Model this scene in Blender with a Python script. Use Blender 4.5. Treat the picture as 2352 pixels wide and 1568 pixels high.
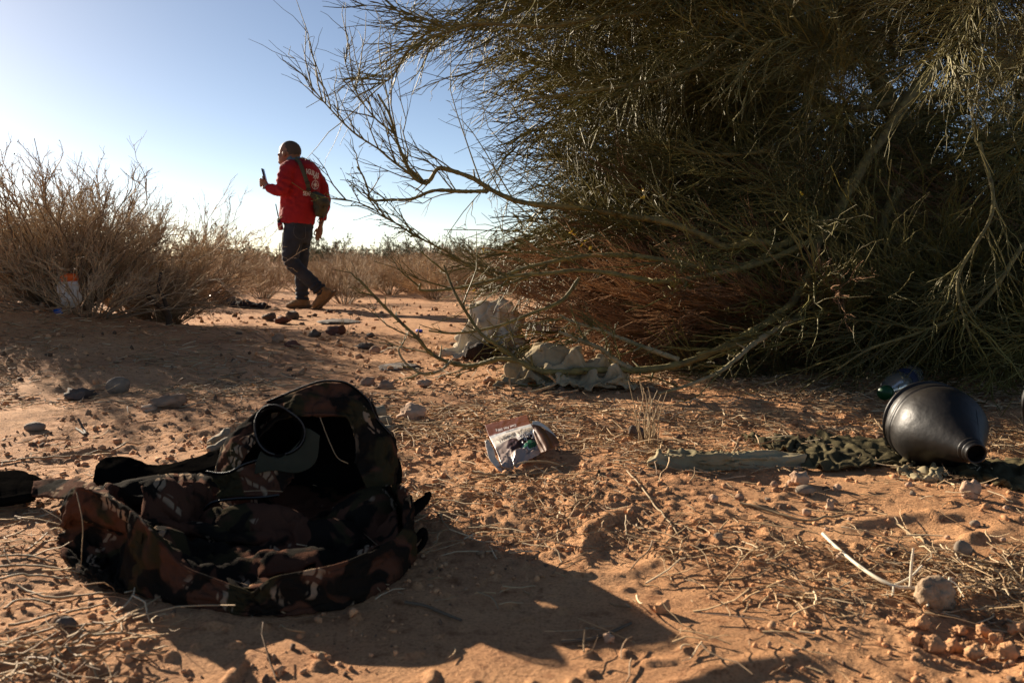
import bpy, bmesh, math, random
import numpy as np
from mathutils import Vector, Matrix
from mathutils.bvhtree import BVHTree

# ------------------------------------------------------------------ camera, sky, sun, exposure
scene = bpy.context.scene
for o in list(bpy.data.objects):
    bpy.data.objects.remove(o)
COL = scene.collection
CAM_H = 0.5
FPX = 1829.0                      # focal length for a frame 2352 wide (28 mm lens)
PITCH = math.atan(196.0 / FPX)
cam_d = bpy.data.cameras.new("camera")
cam_d.lens = 28.0
cam_d.sensor_width = 36.0
cam_d.clip_start = 0.02
cam_d.clip_end = 6000
cam_d.dof.use_dof = True
cam_d.dof.focus_distance = 2.7
cam_d.dof.aperture_fstop = 8.0
cam = bpy.data.objects.new("camera", cam_d)
COL.objects.link(cam)
cam.location = (0, 0, CAM_H)
cam.rotation_euler = (math.pi / 2 - PITCH, 0, 0)
scene.camera = cam

SUN_AZ = math.radians(44)         # to the left of the view
SUN_EL = math.radians(17.5)
sun_dir = Vector((-math.sin(SUN_AZ) * math.cos(SUN_EL), math.cos(SUN_AZ) * math.cos(SUN_EL), math.sin(SUN_EL)))
world = bpy.data.worlds.new("World")
scene.world = world
world.use_nodes = True
wn = world.node_tree
sky = wn.nodes.new("ShaderNodeTexSky")
sky.sky_type = 'NISHITA'
sky.sun_disc = False
sky.sun_elevation = SUN_EL
sky.sun_rotation = -SUN_AZ
sky.air_density = 0.55
sky.dust_density = 0.15
sky.ozone_density = 0.0
wn.links.new(sky.outputs[0], wn.nodes["Background"].inputs[0])
wn.nodes["Background"].inputs[1].default_value = 0.05
sun_d = bpy.data.lights.new("sun", 'SUN')
sun_d.energy = 5.0
sun_d.angle = math.radians(0.53)
sun_d.color = (1.0, 0.86, 0.68)
sun = bpy.data.objects.new("sun", sun_d)
COL.objects.link(sun)
sun.rotation_euler = (-sun_dir).to_track_quat('-Z', 'Y').to_euler()
vs = scene.view_settings
vs.view_transform = 'Standard'
vs.look = 'None'
vs.exposure = 1.30
vs.gamma = 1.0
vs.use_curve_mapping = False

# ------------------------------------------------------------------ noise
def _h(ix, iy, iz, s):
    ix = np.asarray(ix); h = (ix * 374761393 + iy * 668265263 + iz * 2147483647 + s * 974634777) & 0xFFFFFFFF
    h = ((h ^ (h >> 13)) * 1274126177) & 0xFFFFFFFF
    h = ((h ^ (h >> 16)) * 2246822519) & 0xFFFFFFFF
    return ((h ^ (h >> 15)) & 0xFFFF) / 32767.5 - 1.0

def vnoise(x, y, z=None, s=0):
    x = np.asarray(x, float); y = np.asarray(y, float)
    z = np.zeros_like(x) if z is None else np.asarray(z, float)
    ix = np.floor(x).astype(np.int64); iy = np.floor(y).astype(np.int64); iz = np.floor(z).astype(np.int64)
    fx = x - ix; fy = y - iy; fz = z - iz
    ux = fx * fx * fx * (fx * (fx * 6 - 15) + 10); uy = fy * fy * fy * (fy * (fy * 6 - 15) + 10); uz = fz * fz * fz * (fz * (fz * 6 - 15) + 10)
    def c(a, b, d): return _h(ix + a, iy + b, iz + d, s)
    x00 = c(0, 0, 0) * (1 - ux) + c(1, 0, 0) * ux
    x10 = c(0, 1, 0) * (1 - ux) + c(1, 1, 0) * ux
    r0 = x00 * (1 - uy) + x10 * uy
    if not np.any(z):
        return r0
    x01 = c(0, 0, 1) * (1 - ux) + c(1, 0, 1) * ux
    x11 = c(0, 1, 1) * (1 - ux) + c(1, 1, 1) * ux
    r1 = x01 * (1 - uy) + x11 * uy
    return r0 * (1 - uz) + r1 * uz

def fbm(x, y, z=None, s=0, o=4, g=0.5):
    t = 0; a = 1.0; f = 1.0
    for i in range(o):
        t = t + a * vnoise(x * f, y * f, None if z is None else z * f, s + i * 17)
        a *= g; f *= 2.03
    return t

# ------------------------------------------------------------------ terrain height (used by everything that stands on it)
def gh(x, y):
    x = np.asarray(x, float); y = np.asarray(y, float)
    z = 0.030 * vnoise(x * 0.55 + 3.1, y * 0.55 + 7.7, None, 5) * np.clip((y - 0.2) / 3, 0.2, 1)
    z = z + 0.010 * vnoise(x * 1.9 + 1.3, y * 1.9, None, 6)
    z = z + 0.24 * np.exp(-(((x + 3.0) / 1.05) ** 2 + ((y - 4.35) / 0.85) ** 2))
    z = z + 0.05 * np.exp(-(((x - 2.6) / 1.3) ** 2 + ((y - 4.6) / 1.2) ** 2))
    return z

CAMP = np.array([0, 0, CAM_H])
def ray(px, py):
    dx = (px - 1176) / FPX; dz = -(py - 784) / FPX
    c, s = math.cos(PITCH), math.sin(PITCH)
    return np.array([dx, c + dz * s, -s + dz * c])
def P(px, py, Y):
    d = ray(px, py)
    return CAMP + d * (Y / d[1])
def G(px, py):                    # the ground point seen there
    d = ray(px, py); d = d / d[1]
    Y = 0.45 * np.exp(np.arange(700) * 0.0095)
    x = d[0] * Y; z = CAM_H + d[2] * Y
    f = z - gh(x, Y)
    i = int(np.argmax(f <= 0)) if (f <= 0).any() else len(Y) - 1
    if i > 0:
        t = f[i - 1] / (f[i - 1] - f[i] + 1e-12); y = Y[i - 1] + (Y[i] - Y[i - 1]) * min(max(t, 0), 1)
    else: y = Y[0]
    return CAMP + d * y
def H(px, py, gy):                # the point seen at px,py that stands above the ground seen at px,gy
    g = G(px, gy)
    p = P(px, py, g[1])
    return p

# ------------------------------------------------------------------ materials
MATS = {}
def mat(name, base=(0.5, 0.5, 0.5), rough=0.8, vary=0.0, scale=8.0, dark=None, bump=0.0, bscale=60.0, spec=0.3, attr=None, rnd=0.0, metallic=0.0, detail=5.0, trans=0.0, alpha=1.0, sss=None):
    if name in MATS: return MATS[name]
    m = bpy.data.materials.new(name); m.use_nodes = True
    nt = m.node_tree; b = nt.nodes["Principled BSDF"]
    b.inputs["Roughness"].default_value = rough
    b.inputs["Specular IOR Level"].default_value = spec
    b.inputs["Metallic"].default_value = metallic
    if trans: b.inputs["Transmission Weight"].default_value = trans
    b.inputs["Base Color"].default_value = (*base, 1)
    tc = nt.nodes.new("ShaderNodeTexCoord")
    last = None
    if vary > 0 or dark is not None:
        dk = dark if dark is not None else tuple(c * (1 - vary) for c in base)
        n = nt.nodes.new("ShaderNodeTexNoise"); n.inputs["Scale"].default_value = scale; n.inputs["Detail"].default_value = detail
        n.inputs["Roughness"].default_value = 0.62
        nt.links.new(tc.outputs["Object"], n.inputs["Vector"])
        r = nt.nodes.new("ShaderNodeValToRGB")
        r.color_ramp.elements[0].position = 0.34; r.color_ramp.elements[0].color = (*dk, 1)
        r.color_ramp.elements[1].position = 0.66; r.color_ramp.elements[1].color = (*base, 1)
        nt.links.new(n.outputs["Fac"], r.inputs["Fac"]); last = r.outputs["Color"]
    def mul(fac_out, lo, hi, last):
        mr = nt.nodes.new("ShaderNodeMapRange"); mr.inputs["To Min"].default_value = lo; mr.inputs["To Max"].default_value = hi
        nt.links.new(fac_out, mr.inputs["Value"])
        mx = nt.nodes.new("ShaderNodeMix"); mx.data_type = 'RGBA'; mx.blend_type = 'MULTIPLY'; mx.inputs["Factor"].default_value = 1
        if last is None: mx.inputs["A"].default_value = (*base, 1)
        else: nt.links.new(last, mx.inputs["A"])
        nt.links.new(mr.outputs["Result"], mx.inputs["B"]); return mx.outputs["Result"]
    if rnd > 0:
        oi = nt.nodes.new("ShaderNodeObjectInfo"); last = mul(oi.outputs["Random"], 1 - rnd, 1 + rnd, last)
    if attr:
        at = nt.nodes.new("ShaderNodeAttribute"); at.attribute_name = attr
        mx = nt.nodes.new("ShaderNodeMix"); mx.data_type = 'RGBA'; mx.blend_type = 'MULTIPLY'; mx.inputs["Factor"].default_value = 1
        if last is None: mx.inputs["A"].default_value = (*base, 1)
        else: nt.links.new(last, mx.inputs["A"])
        nt.links.new(at.outputs["Color"], mx.inputs["B"]); last = mx.outputs["Result"]
    if last is not None: nt.links.new(last, b.inputs["Base Color"])
    if bump > 0:
        n2 = nt.nodes.new("ShaderNodeTexNoise"); n2.inputs["Scale"].default_value = bscale; n2.inputs["Detail"].default_value = 6
        nt.links.new(tc.outputs["Object"], n2.inputs["Vector"])
        bp = nt.nodes.new("ShaderNodeBump"); bp.inputs["Strength"].default_value = 1.0; bp.inputs["Distance"].default_value = bump
        nt.links.new(n2.outputs["Fac"], bp.inputs["Height"]); nt.links.new(bp.outputs["Normal"], b.inputs["Normal"])
    MATS[name] = m
    return m

# ------------------------------------------------------------------ mesh helpers
def mk(name, V, F, m=None, smooth=True, col=None):
    V = np.asarray(V, np.float32).reshape(-1, 3); F = np.asarray(F, np.int32)
    k = F.shape[1]
    me = bpy.data.meshes.new(name)
    me.vertices.add(len(V)); me.vertices.foreach_set("co", V.ravel())
    me.loops.add(F.size); me.loops.foreach_set("vertex_index", F.ravel())
    me.polygons.add(len(F)); me.polygons.foreach_set("loop_start", np.arange(0, F.size, k, dtype=np.int32))
    me.update(calc_edges=True)
    if smooth: me.polygons.foreach_set("use_smooth", np.ones(len(F), bool))
    if col is not None:
        a = me.color_attributes.new("tint", 'FLOAT_COLOR', 'POINT')
        a.data.foreach_set("color", np.asarray(col, np.float32).ravel())
    if m: me.materials.append(m)
    return me

def link(name, me, parent=None, loc=None, label=None, cat=None, group=None, kind=None):
    o = bpy.data.objects.new(name, me); COL.objects.link(o)
    if parent is not None:
        o.parent = parent
        o.matrix_parent_inverse = Matrix.Translation(-Vector(parent.location))
    if loc is not None: o.location = loc
    if label: o["label"] = label
    if cat: o["category"] = cat
    if group: o["group"] = group
    if kind: o["kind"] = kind
    return o
def thing(name, label, cat, loc=(0, 0, 0), group=None):
    return link(name, None, None, loc, label, cat, group)

def catmull(pts, n):
    p = np.asarray(pts, float)
    if len(p) == 1: return np.repeat(p, n, 0)
    q = np.vstack([2 * p[0] - p[1], p, 2 * p[-1] - p[-2]])
    t = np.linspace(0, len(p) - 1 - 1e-9, n); i = t.astype(int); f = (t - i)[:, None]
    a, b, c, d = q[i], q[i + 1], q[i + 2], q[i + 3]
    return 0.5 * (2 * b + (c - a) * f + (2 * a - 5 * b + 4 * c - d) * f ** 2 + (3 * b - a - 3 * c + d) * f ** 3)

def tubes(Pt, R, s=3):
    """Pt (B,k,3) polylines, R (B,k) radii -> verts, quads"""
    Pt = np.asarray(Pt, float); R = np.asarray(R, float)
    B, k, _ = Pt.shape
    T = np.gradient(Pt, axis=1); T /= np.linalg.norm(T, axis=2, keepdims=True) + 1e-12
    ref = np.where(np.abs(T[:, :1, 2:3]) < 0.85, np.array([0, 0, 1.0]), np.array([1.0, 0, 0]))
    ref = np.repeat(ref, k, 1)
    U = np.cross(T, ref); U /= np.linalg.norm(U, axis=2, keepdims=True) + 1e-12
    W = np.cross(T, U)
    a = np.arange(s) * 2 * math.pi / s
    V = Pt[:, :, None, :] + R[:, :, None, None] * (np.cos(a)[None, None, :, None] * U[:, :, None, :] + np.sin(a)[None, None, :, None] * W[:, :, None, :])
    base = (np.arange(B) * k * s)[:, None, None]
    j = np.arange(k - 1)[None, :, None] * s; i = np.arange(s)[None, None, :]; i2 = (i + 1) % s
    F = np.stack([base + j + i, base + j + i2, base + j + s + i2, base + j + s + i], -1).reshape(-1, 4)
    return V.reshape(-1, 3), F
class Acc:
    def __init__(s): s.V = []; s.F = []; s.C = []; s.n = 0
    def add(s, V, F, c=None):
        s.V.append(np.asarray(V).reshape(-1, 3)); s.F.append(np.asarray(F) + s.n)
        if c is not None:
            c = np.asarray(c, float)
            if c.ndim == 1: c = np.repeat(c[None], len(s.V[-1]), 0)
            s.C.append(c)
        s.n += len(s.V[-1]); return s
    def mesh(s, name, m=None, smooth=True):
        return mk(name, np.vstack(s.V), np.vstack(s.F), m, smooth, np.vstack(s.C) if s.C else None)
def tube1(pts, r0, r1, n=24, s=8, knob=0.0, seed=0):
    p = catmull(pts, n)
    r = np.linspace(r0, r1, n)
    if knob:
        r = r * (1 + knob * vnoise(np.arange(n) * 0.9, np.zeros(n) + seed * 3.3, None, seed))
    V, F = tubes(p[None], r[None], s)
    # caps
    return V, F
def grid_faces(nv, nu, closed=False):
    i = np.arange(nv - 1)[:, None] * nu
    if closed: a = np.arange(nu)[None]; b = (a + 1) % nu
    else: a = np.arange(nu - 1)[None]; b = a + 1
    return np.stack([i + a, i + b, i + nu + b, i + nu + a], -1).reshape(-1, 4)
def grid_normals(g):
    du = np.gradient(g, axis=1); dv = np.gradient(g, axis=0)
    n = np.cross(du, dv); return n / (np.linalg.norm(n, axis=2, keepdims=True) + 1e-12)
def fold_noise(p, f, s, warp=0.6):
    x, y, z = p[..., 0] * f, p[..., 1] * f, p[..., 2] * f + 0.37
    w = warp
    x2 = x + w * vnoise(x * .7, y * .7, z * .7, s + 1); y2 = y + w * vnoise(x * .7, y * .7, z * .7, s + 2); z2 = z + w * vnoise(x * .7, y * .7, z * .7, s + 3)
    n = vnoise(x2, y2, z2, s)
    r = 1 - np.abs(n) * 2.2
    return np.clip(r, -0.6, 1)
def creases(a, b, f, seed):
    out = 0
    for k, (th, ff, w) in enumerate([(0.25, 1.0, 1.0), (1.15, 1.3, 0.8), (2.3, 1.75, 0.55), (0.7, 2.9, 0.25)]):
        c, s_ = math.cos(th), math.sin(th); p = a * c + b * s_; q = -a * s_ + b * c
        p = p + 0.5 / f * vnoise(a * f * .6, b * f * .6, None, seed + k * 7 + 1); q = q + 0.5 / f * vnoise(a * f * .6 + 5, b * f * .6, None, seed + k * 7 + 2)
        n = vnoise(p * f * ff * .33, q * f * ff, None, seed + k)
        out = out + w * ((1 - np.abs(n)) ** 4 * 1.3 - 0.35)
    return out
def creases3(p, f, seed):
    out = 0; rs = np.random.RandomState(seed)
    for k, (ff, w) in enumerate([(1.0, 1.0), (1.4, 0.8), (2.0, 0.5), (3.2, 0.25)]):
        Q, _ = np.linalg.qr(rs.normal(size=(3, 3))); r = p @ Q
        wv = np.stack([vnoise(r[:, 0] * f * .6, r[:, 1] * f * .6, r[:, 2] * f * .6 + .3, seed + k * 9 + j) for j in range(3)], -1) * .5 / f
        r = r + wv; n = vnoise(r[:, 0] * f * ff * .33, r[:, 1] * f * ff, r[:, 2] * f * ff * .8 + .21, seed + k)
        out = out + w * ((1 - np.abs(n)) ** 4 * 1.3 - 0.35)
    return out
def patch(rows, nu=60, nv=40, amp=0.006, freq=9, seed=1, floor=True, sag=0.0):
    R = [catmull(r, nu) for r in rows]
    R = np.stack(R)                               # rows, nu, 3
    g = np.stack([catmull(R[:, i], nv) for i in range(nu)], 1)
    n = grid_normals(g)
    la = np.cumsum(np.linalg.norm(np.diff(g, axis=1, prepend=g[:, :1]), axis=2).mean(0)); lb = np.cumsum(np.linalg.norm(np.diff(g, axis=0, prepend=g[:1]), axis=2).mean(1))
    A, B = np.meshgrid(la, lb); d = creases(A + seed, B, freq, seed) * amp * 0.8 + fold_noise(g, freq * 0.8, seed + 9) * amp * 0.25
    g = g + n * d[..., None]
    if floor:
        z0 = gh(g[..., 0], g[..., 1]) + 0.003
        g[..., 2] = np.maximum(g[..., 2], z0)
    return g
def cloth(name, g, m, parent, thick=0.003, **kw):
    nv, nu = g.shape[:2]
    me = mk(name, g.reshape(-1, 3), grid_faces(nv, nu), m)
    o = link(name, me, parent, **kw)
    md = o.modifiers.new("thickness", 'SOLIDIFY'); md.thickness = thick; md.offset = 0
    return o
# ------------------------------------------------------------------ cloth that settles by simulation
def base_patch(rows, nu, nv):
    R = np.stack([catmull([H(*p) for p in r], nu) for r in rows]); return np.stack([catmull(R[:, i], nv) for i in range(nu)], 1)
def catcher(V, F, thick=.003):
    o = link("catcher", mk("catcher", V, F)); o.modifiers.new("c", 'COLLISION'); o.collision.thickness_outer = thick; o.collision.cloth_friction = 30; o.collision.damping = .6
    return o
def ground_catcher(x0, x1, y0, y1, n=36, thick=.003):
    Xc, Yc = np.meshgrid(np.linspace(x0, x1, n), np.linspace(y0, y1, n)); return catcher(np.stack([Xc, Yc, gh(Xc, Yc)], -1), grid_faces(n, n), thick)
def ball_catcher(p, r):
    bm = bmesh.new(); bmesh.ops.create_icosphere(bm, subdivisions=3, radius=1)
    V = np.array([v.co[:] for v in bm.verts]); F = np.array([[v.index for v in f.verts] for f in bm.faces]); bm.free()
    return catcher(V * np.array(r) + np.array(p), F)
def settle(g, catchers=(), pin=None, grow=.12, frames=30, bend=.12, mass=.3, selfc=True, stiff=10, dist=.003, jit=.0015, grav=1.0, limit=.6):
    nv, nu = g.shape[:2]; rs_ = np.random.RandomState(1)
    V = g.reshape(-1, 3) + rs_.normal(size=(nv * nu, 3)) * jit * (1 if pin is None else (1 - pin.ravel())[:, None])
    o = link("settling_cloth", mk("settling_cloth", V, grid_faces(nv, nu)))
    c = o.modifiers.new("cloth", 'CLOTH'); s = c.settings
    s.quality = 6; s.mass = mass; s.tension_stiffness = stiff; s.compression_stiffness = stiff; s.shear_stiffness = stiff * .5; s.bending_stiffness = bend; s.air_damping = 1; s.shrink_min = -grow
    if pin is not None:
        vg = o.vertex_groups.new(name="pin")
        for i, w_ in enumerate(pin.ravel()):
            if w_ > 0: vg.add([i], float(w_), 'REPLACE')
        s.vertex_group_mass = "pin"; s.pin_stiffness = 1
    k = c.collision_settings; k.use_collision = True; k.distance_min = dist; k.collision_quality = 3; k.use_self_collision = selfc; k.self_distance_min = dist * .9
    s.effector_weights.gravity = grav
    scene.frame_start = 1; scene.frame_end = frames; c.point_cache.frame_end = frames
    for f in range(1, frames + 1): scene.frame_set(f)
    me = o.evaluated_get(bpy.context.evaluated_depsgraph_get()).to_mesh()
    co = np.empty(len(me.vertices) * 3, np.float32); me.vertices.foreach_get("co", co); co = co.reshape(nv, nu, 3).astype(float)
    bpy.data.objects.remove(o)
    for q in catchers: bpy.data.objects.remove(q)
    scene.frame_set(1)
    if not np.isfinite(co).all() or np.abs(co - g).max() > limit: return g
    return co
def edge_pin(nv, nu, open_left=False, open_right=False, also=()):
    p = np.zeros((nv, nu)); p[0] = 1; p[-1] = 1
    for i in also: p[i] = 1
    if not open_left: p[:, 0] = 1
    if not open_right: p[:, -1] = 1
    return p
def panel(rows, nu, nv, grow=.10, frames=20, grav=.4, ground=True, selfc=True, open_left=False, open_right=False, also=()):
    g = base_patch(rows, nu, nv); lo = g.reshape(-1, 3).min(0); hi = g.reshape(-1, 3).max(0)
    g[..., 2] = np.maximum(g[..., 2], gh(g[..., 0], g[..., 1]) + .004)
    gc = [ground_catcher(lo[0] - .2, hi[0] + .2, lo[1] - .2, hi[1] + .2, 36, .002)] if ground else []
    return settle(g, gc, edge_pin(nv, nu, open_left, open_right, also), grow, frames, .08, .25, selfc, 12, .002, .002, grav)
def laid(rows, nu, nv, grow, frames=30, selfc=True, dist=.003, lift=.012):
    g = base_patch(rows, nu, nv); lo = g.reshape(-1, 3).min(0); hi = g.reshape(-1, 3).max(0)
    gc = [ground_catcher(lo[0] - .2, hi[0] + .2, lo[1] - .2, hi[1] + .2)]
    g[..., 2] = np.maximum(g[..., 2], gh(g[..., 0], g[..., 1]) + .004) + lift
    U, W = np.meshgrid(np.linspace(0, 1, nu), np.linspace(0, 1, nv)); g[..., 2] += .007 * np.sin(U * 23 + W * 9 + 2 * np.sin(U * 7)) + .005 * np.sin(W * 11 - U * 13)
    return settle(g, gc, None, grow, frames, .1, .3, selfc, 10, dist, .0015)
def simcloth(name, g, m, parent, thick=.003, xs=1.0, sub=1, wr=.0014, wf=20):
    nv, nu = g.shape[:2]; g = g.copy()
    for it in range(1):
        g[1:-1, 1:-1] = g[1:-1, 1:-1] * .5 + (g[:-2, 1:-1] + g[2:, 1:-1] + g[1:-1, :-2] + g[1:-1, 2:]) * .125
    g = np.stack([catmull(r, nu * 2 - 1) for r in g]); g = np.stack([catmull(g[:, i], nv * 2 - 1) for i in range(g.shape[1])], 1)
    la = np.cumsum(np.linalg.norm(np.diff(g, axis=1, prepend=g[:, :1]), axis=2).mean(0)); lb = np.cumsum(np.linalg.norm(np.diff(g, axis=0, prepend=g[:1]), axis=2).mean(1))
    A, B = np.meshgrid(la, lb); g = g + grid_normals(g) * (creases(A + len(name), B, wf, len(name) + nu) * wr)[..., None]
    if xs != 1.0:
        g = g.copy(); c0 = g[..., 0].mean(); g[..., 0] = c0 + (g[..., 0] - c0) * xs
    o = link(name, mk(name, g.reshape(-1, 3), grid_faces(*g.shape[:2]), m), parent)
    md = o.modifiers.new("thickness", 'SOLIDIFY'); md.thickness = thick; md.offset = 0
    return o
# ------------------------------------------------------------------ ground sheet
def footprints(x, y):
    z = np.zeros_like(x)
    rs = np.random.RandomState(4)
    fps = [(0.95, 1.12, 0.5), (0.62, 1.02, 0.9), (0.30, 0.86, 0.4), (1.25, 1.5, 0.7), (0.2, 1.35, 1.2), (0.75, 1.42, 0.2), (-0.75, 2.2, 0.6), (-1.0, 1.9, 0.4), (0.5, 1.75, 2.6)]
    for i in range(40):
        fps.append((rs.uniform(-2.2, 1.2), rs.uniform(2.4, 9), rs.uniform(0, 3)))
    for (cx, cy, a) in fps:
        m = (np.abs(x - cx) < 0.4) & (np.abs(y - cy) < 0.4)
        if not m.any(): continue
        dx = x[m] - cx; dy = y[m] - cy
        u = (dx * math.cos(a) + dy * math.sin(a)) / 0.125; v = (-dx * math.sin(a) + dy * math.cos(a)) / 0.055
        r = np.sqrt(u * u + v * v)
        z[m] += -0.010 * np.exp(-r ** 4) + 0.004 * np.exp(-((r - 1.25) / 0.22) ** 2)
    return z
def relief(x, y):
    near = 1.0 / (1.0 + (np.maximum(y, 0) / 9.0) ** 2)
    z = 0.008 * fbm(x * 3.3, y * 3.3, None, 21, 3)
    rough = np.clip(0.50 + 1.15 * fbm(x * 1.3 + 9, y * 1.3, None, 31, 2), 0.08, 1.4)
    b1 = np.abs(vnoise(x * 14, y * 14, None, 41)); b2 = np.abs(vnoise(x * 33, y * 33, None, 42)); b3 = np.abs(vnoise(x * 70, y * 70, None, 43)); b4 = vnoise(x * 120, y * 120, None, 44)
    z = z + rough * (0.0045 * (0.35 - b1) + 0.0062 * (0.35 - b2) + 0.0052 * (0.35 - b3) + 0.0013 * b4)
    cl = np.clip(vnoise(x * 42 + 5, y * 42, None, 51) - 0.5, 0, 1) * np.clip(vnoise(x * 2.1, y * 2.1, None, 52) + 0.35, 0, 1)
    z = z + 0.018 * cl
    return (z + footprints(x, y)) * (0.25 + 0.75 * near)
def ground_z(x, y): return gh(x, y) + relief(np.asarray(x, float), np.asarray(y, float))

ys = [0.55]
while ys[-1] < 45: ys.append(ys[-1] * 1.0052)
while ys[-1] < 4000: ys.append(ys[-1] * 1.06)
yb = [-60, -40, -25, -15, -8, -4, -2, -1, -0.4, 0.0, 0.3, 0.45]
ys = np.array(yb + ys)
td = np.arange(-0.80, 0.8001, 0.0036)
to = 0.80 + np.cumsum(0.0045 * 1.085 ** np.arange(56))
ts = np.concatenate([-to[::-1], td, to])
w = np.where(ys > 0.5, ys, 0.5 + (0.5 - ys) * 1.0)
X = ts[None, :] * w[:, None]; Y = np.repeat(ys[:, None], len(ts), 1)
Z = ground_z(X, Y)
ground_mat = bpy.data.materials.new("desert_soil"); ground_mat.use_nodes = True
nt = ground_mat.node_tree; bs = nt.nodes["Principled BSDF"]
bs.inputs["Roughness"].default_value = 0.93; bs.inputs["Specular IOR Level"].default_value = 0.15
tc = nt.nodes.new("ShaderNodeTexCoord")
def nz(scale, det=6, rough=0.6):
    n = nt.nodes.new("ShaderNodeTexNoise"); n.inputs["Scale"].default_value = scale; n.inputs["Detail"].default_value = det; n.inputs["Roughness"].default_value = rough
    nt.links.new(tc.outputs["Object"], n.inputs["Vector"]); return n.outputs["Fac"]
def ramp(fac, stops):
    r = nt.nodes.new("ShaderNodeValToRGB"); e = r.color_ramp.elements
    e[0].position, e[0].color = stops[0][0], (*stops[0][1], 1); e[1].position, e[1].color = stops[-1][0], (*stops[-1][1], 1)
    for p, c in stops[1:-1]:
        q = e.new(p); q.color = (*c, 1)
    nt.links.new(fac, r.inputs["Fac"]); return r.outputs["Color"]
def mixc(a, b, fac, bt='MIX'):
    m = nt.nodes.new("ShaderNodeMix"); m.data_type = 'RGBA'; m.blend_type = bt
    nt.links.new(a, m.inputs["A"]); nt.links.new(b, m.inputs["B"])
    if isinstance(fac, float): m.inputs["Factor"].default_value = fac
    else: nt.links.new(fac, m.inputs["Factor"])
    return m.outputs["Result"]
c1 = ramp(nz(2.2), [(0.3, (0.42, 0.205, 0.098)), (0.5, (0.54, 0.285, 0.138)), (0.72, (0.61, 0.345, 0.175))])
c2 = ramp(nz(38), [(0.28, (0.50, 0.42, 0.38)), (0.45, (0.95, 0.95, 0.95)), (0.75, (1.12, 1.10, 1.06))])
c3 = ramp(nz(240, 3), [(0.30, (0.65, 0.60, 0.56)), (0.48, (1.0, 1.0, 1.0)), (0.8, (1.2, 1.2, 1.2))])
c = mixc(mixc(c1, c2, 1.0, 'MULTIPLY'), c3, 1.0, 'MULTIPLY')
nt.links.new(c, bs.inputs["Base Color"])
b1 = nt.nodes.new("ShaderNodeBump"); b1.inputs["Distance"].default_value = 0.008; b1.inputs["Strength"].default_value = 1
nt.links.new(nz(120, 6, 0.7), b1.inputs["Height"])
nt.links.new(b1.outputs["Normal"], bs.inputs["Normal"])
link("ground", mk("ground", np.stack([X, Y, Z], -1), grid_faces(len(ys), len(ts)), ground_mat), kind="structure")

# ------------------------------------------------------------------ stones
def ico(sub):
    bm = bmesh.new(); bmesh.ops.create_icosphere(bm, subdivisions=sub, radius=1)
    V = np.array([v.co[:] for v in bm.verts]); F = np.array([[v.index for v in f.verts] for f in bm.faces]); bm.free(); return V, F
ICO = {i: ico(i) for i in (1, 2, 3, 4)}
def rock_mesh(seed, sub=3, rough=0.28, facet=True):
    V, F = ICO[sub]; V = V.copy(); rs = np.random.RandomState(seed)
    V = V * (1 + rough * 0.9 * fbm(V[:, 0] * 1.1 + seed, V[:, 1] * 1.1, V[:, 2] * 1.1 + 3, seed, 2))[:, None]
    if facet:
        for i in range(7):
            n = rs.normal(size=3); n /= np.linalg.norm(n); h = rs.uniform(0.55, 0.85)
            d = V @ n - h; V = V - np.where(d > 0, d, 0)[:, None] * n * 0.9
    if rough > 0.4:
        V = V * (1 + 0.30 * fbm(V[:, 0] * 3 + seed, V[:, 1] * 3, V[:, 2] * 3 + 9, seed + 7, 3))[:, None]
    V = V * (1 + 0.05 * fbm(V[:, 0] * 5, V[:, 1] * 5, V[:, 2] * 5 + 9, seed + 5, 3))[:, None]
    lo, hi = V.min(0), V.max(0)
    V = (V - (lo + hi) / 2) / (hi - lo)              # unit box
    return V, F
M_PINK = mat("pale_pink_stone", (0.54, 0.35, 0.225), 0.9, 0.35, 30, bump=0.004, bscale=70)
M_GREY = mat("grey_stone", (0.27, 0.205, 0.145), 0.85, 0.4, 25, bump=0.003, bscale=80)
M_DARK = mat("dark_stone", (0.13, 0.098, 0.075), 0.85, 0.45, 25, bump=0.004, bscale=70)
M_TAN = mat("tan_stone", (0.38, 0.235, 0.145), 0.9, 0.4, 22, bump=0.004, bscale=60)
M_SOIL = mat("clod_soil", (0.56, 0.295, 0.143), 0.95, 0.2, 40, bump=0.006, bscale=110)
M_RED = mat("red_brown_stone", (0.16, 0.07, 0.05), 0.9, 0.4, 25, bump=0.003, bscale=60)
def stone(px, py, wpx, hpx, m, label, seed, name="stone", cat="stone", group=None, rough=0.28, facet=True, rot=None, depth=0.8, pits=False):
    gy = py + hpx * 0.5
    g = G(px, gy); sc = g[1] / FPX
    V, F = rock_mesh(seed, 4 if pits else 3, rough, facet)
    if pits:
        n = vnoise(V[:, 0] * 9, V[:, 1] * 9, V[:, 2] * 9 + 4, 77); V = V * (1 - 0.22 * np.clip(n - 0.05, 0, 1))[:, None]
    wd, ht = wpx * sc, hpx * sc * 1.25
    if 'slab' in label: ht = wd * 0.10; depth = 1.15
    a = rot if rot is not None else (seed * 0.77) % 0.8 - 0.4
    V = V * np.array([wd, wd * depth, ht]); ca, sa = math.cos(a), math.sin(a)
    V = V @ np.array([[ca, sa, 0], [-sa, ca, 0], [0, 0, 1]])
    y = g[1] + wd * depth * 0.35; x = P(px, py, y)[0]
    return link(name, mk(name, V, F, m, not facet), None, (x, y, float(ground_z(np.array([x]), np.array([y]))[0]) + ht * 0.30), label, cat, group)
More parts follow.
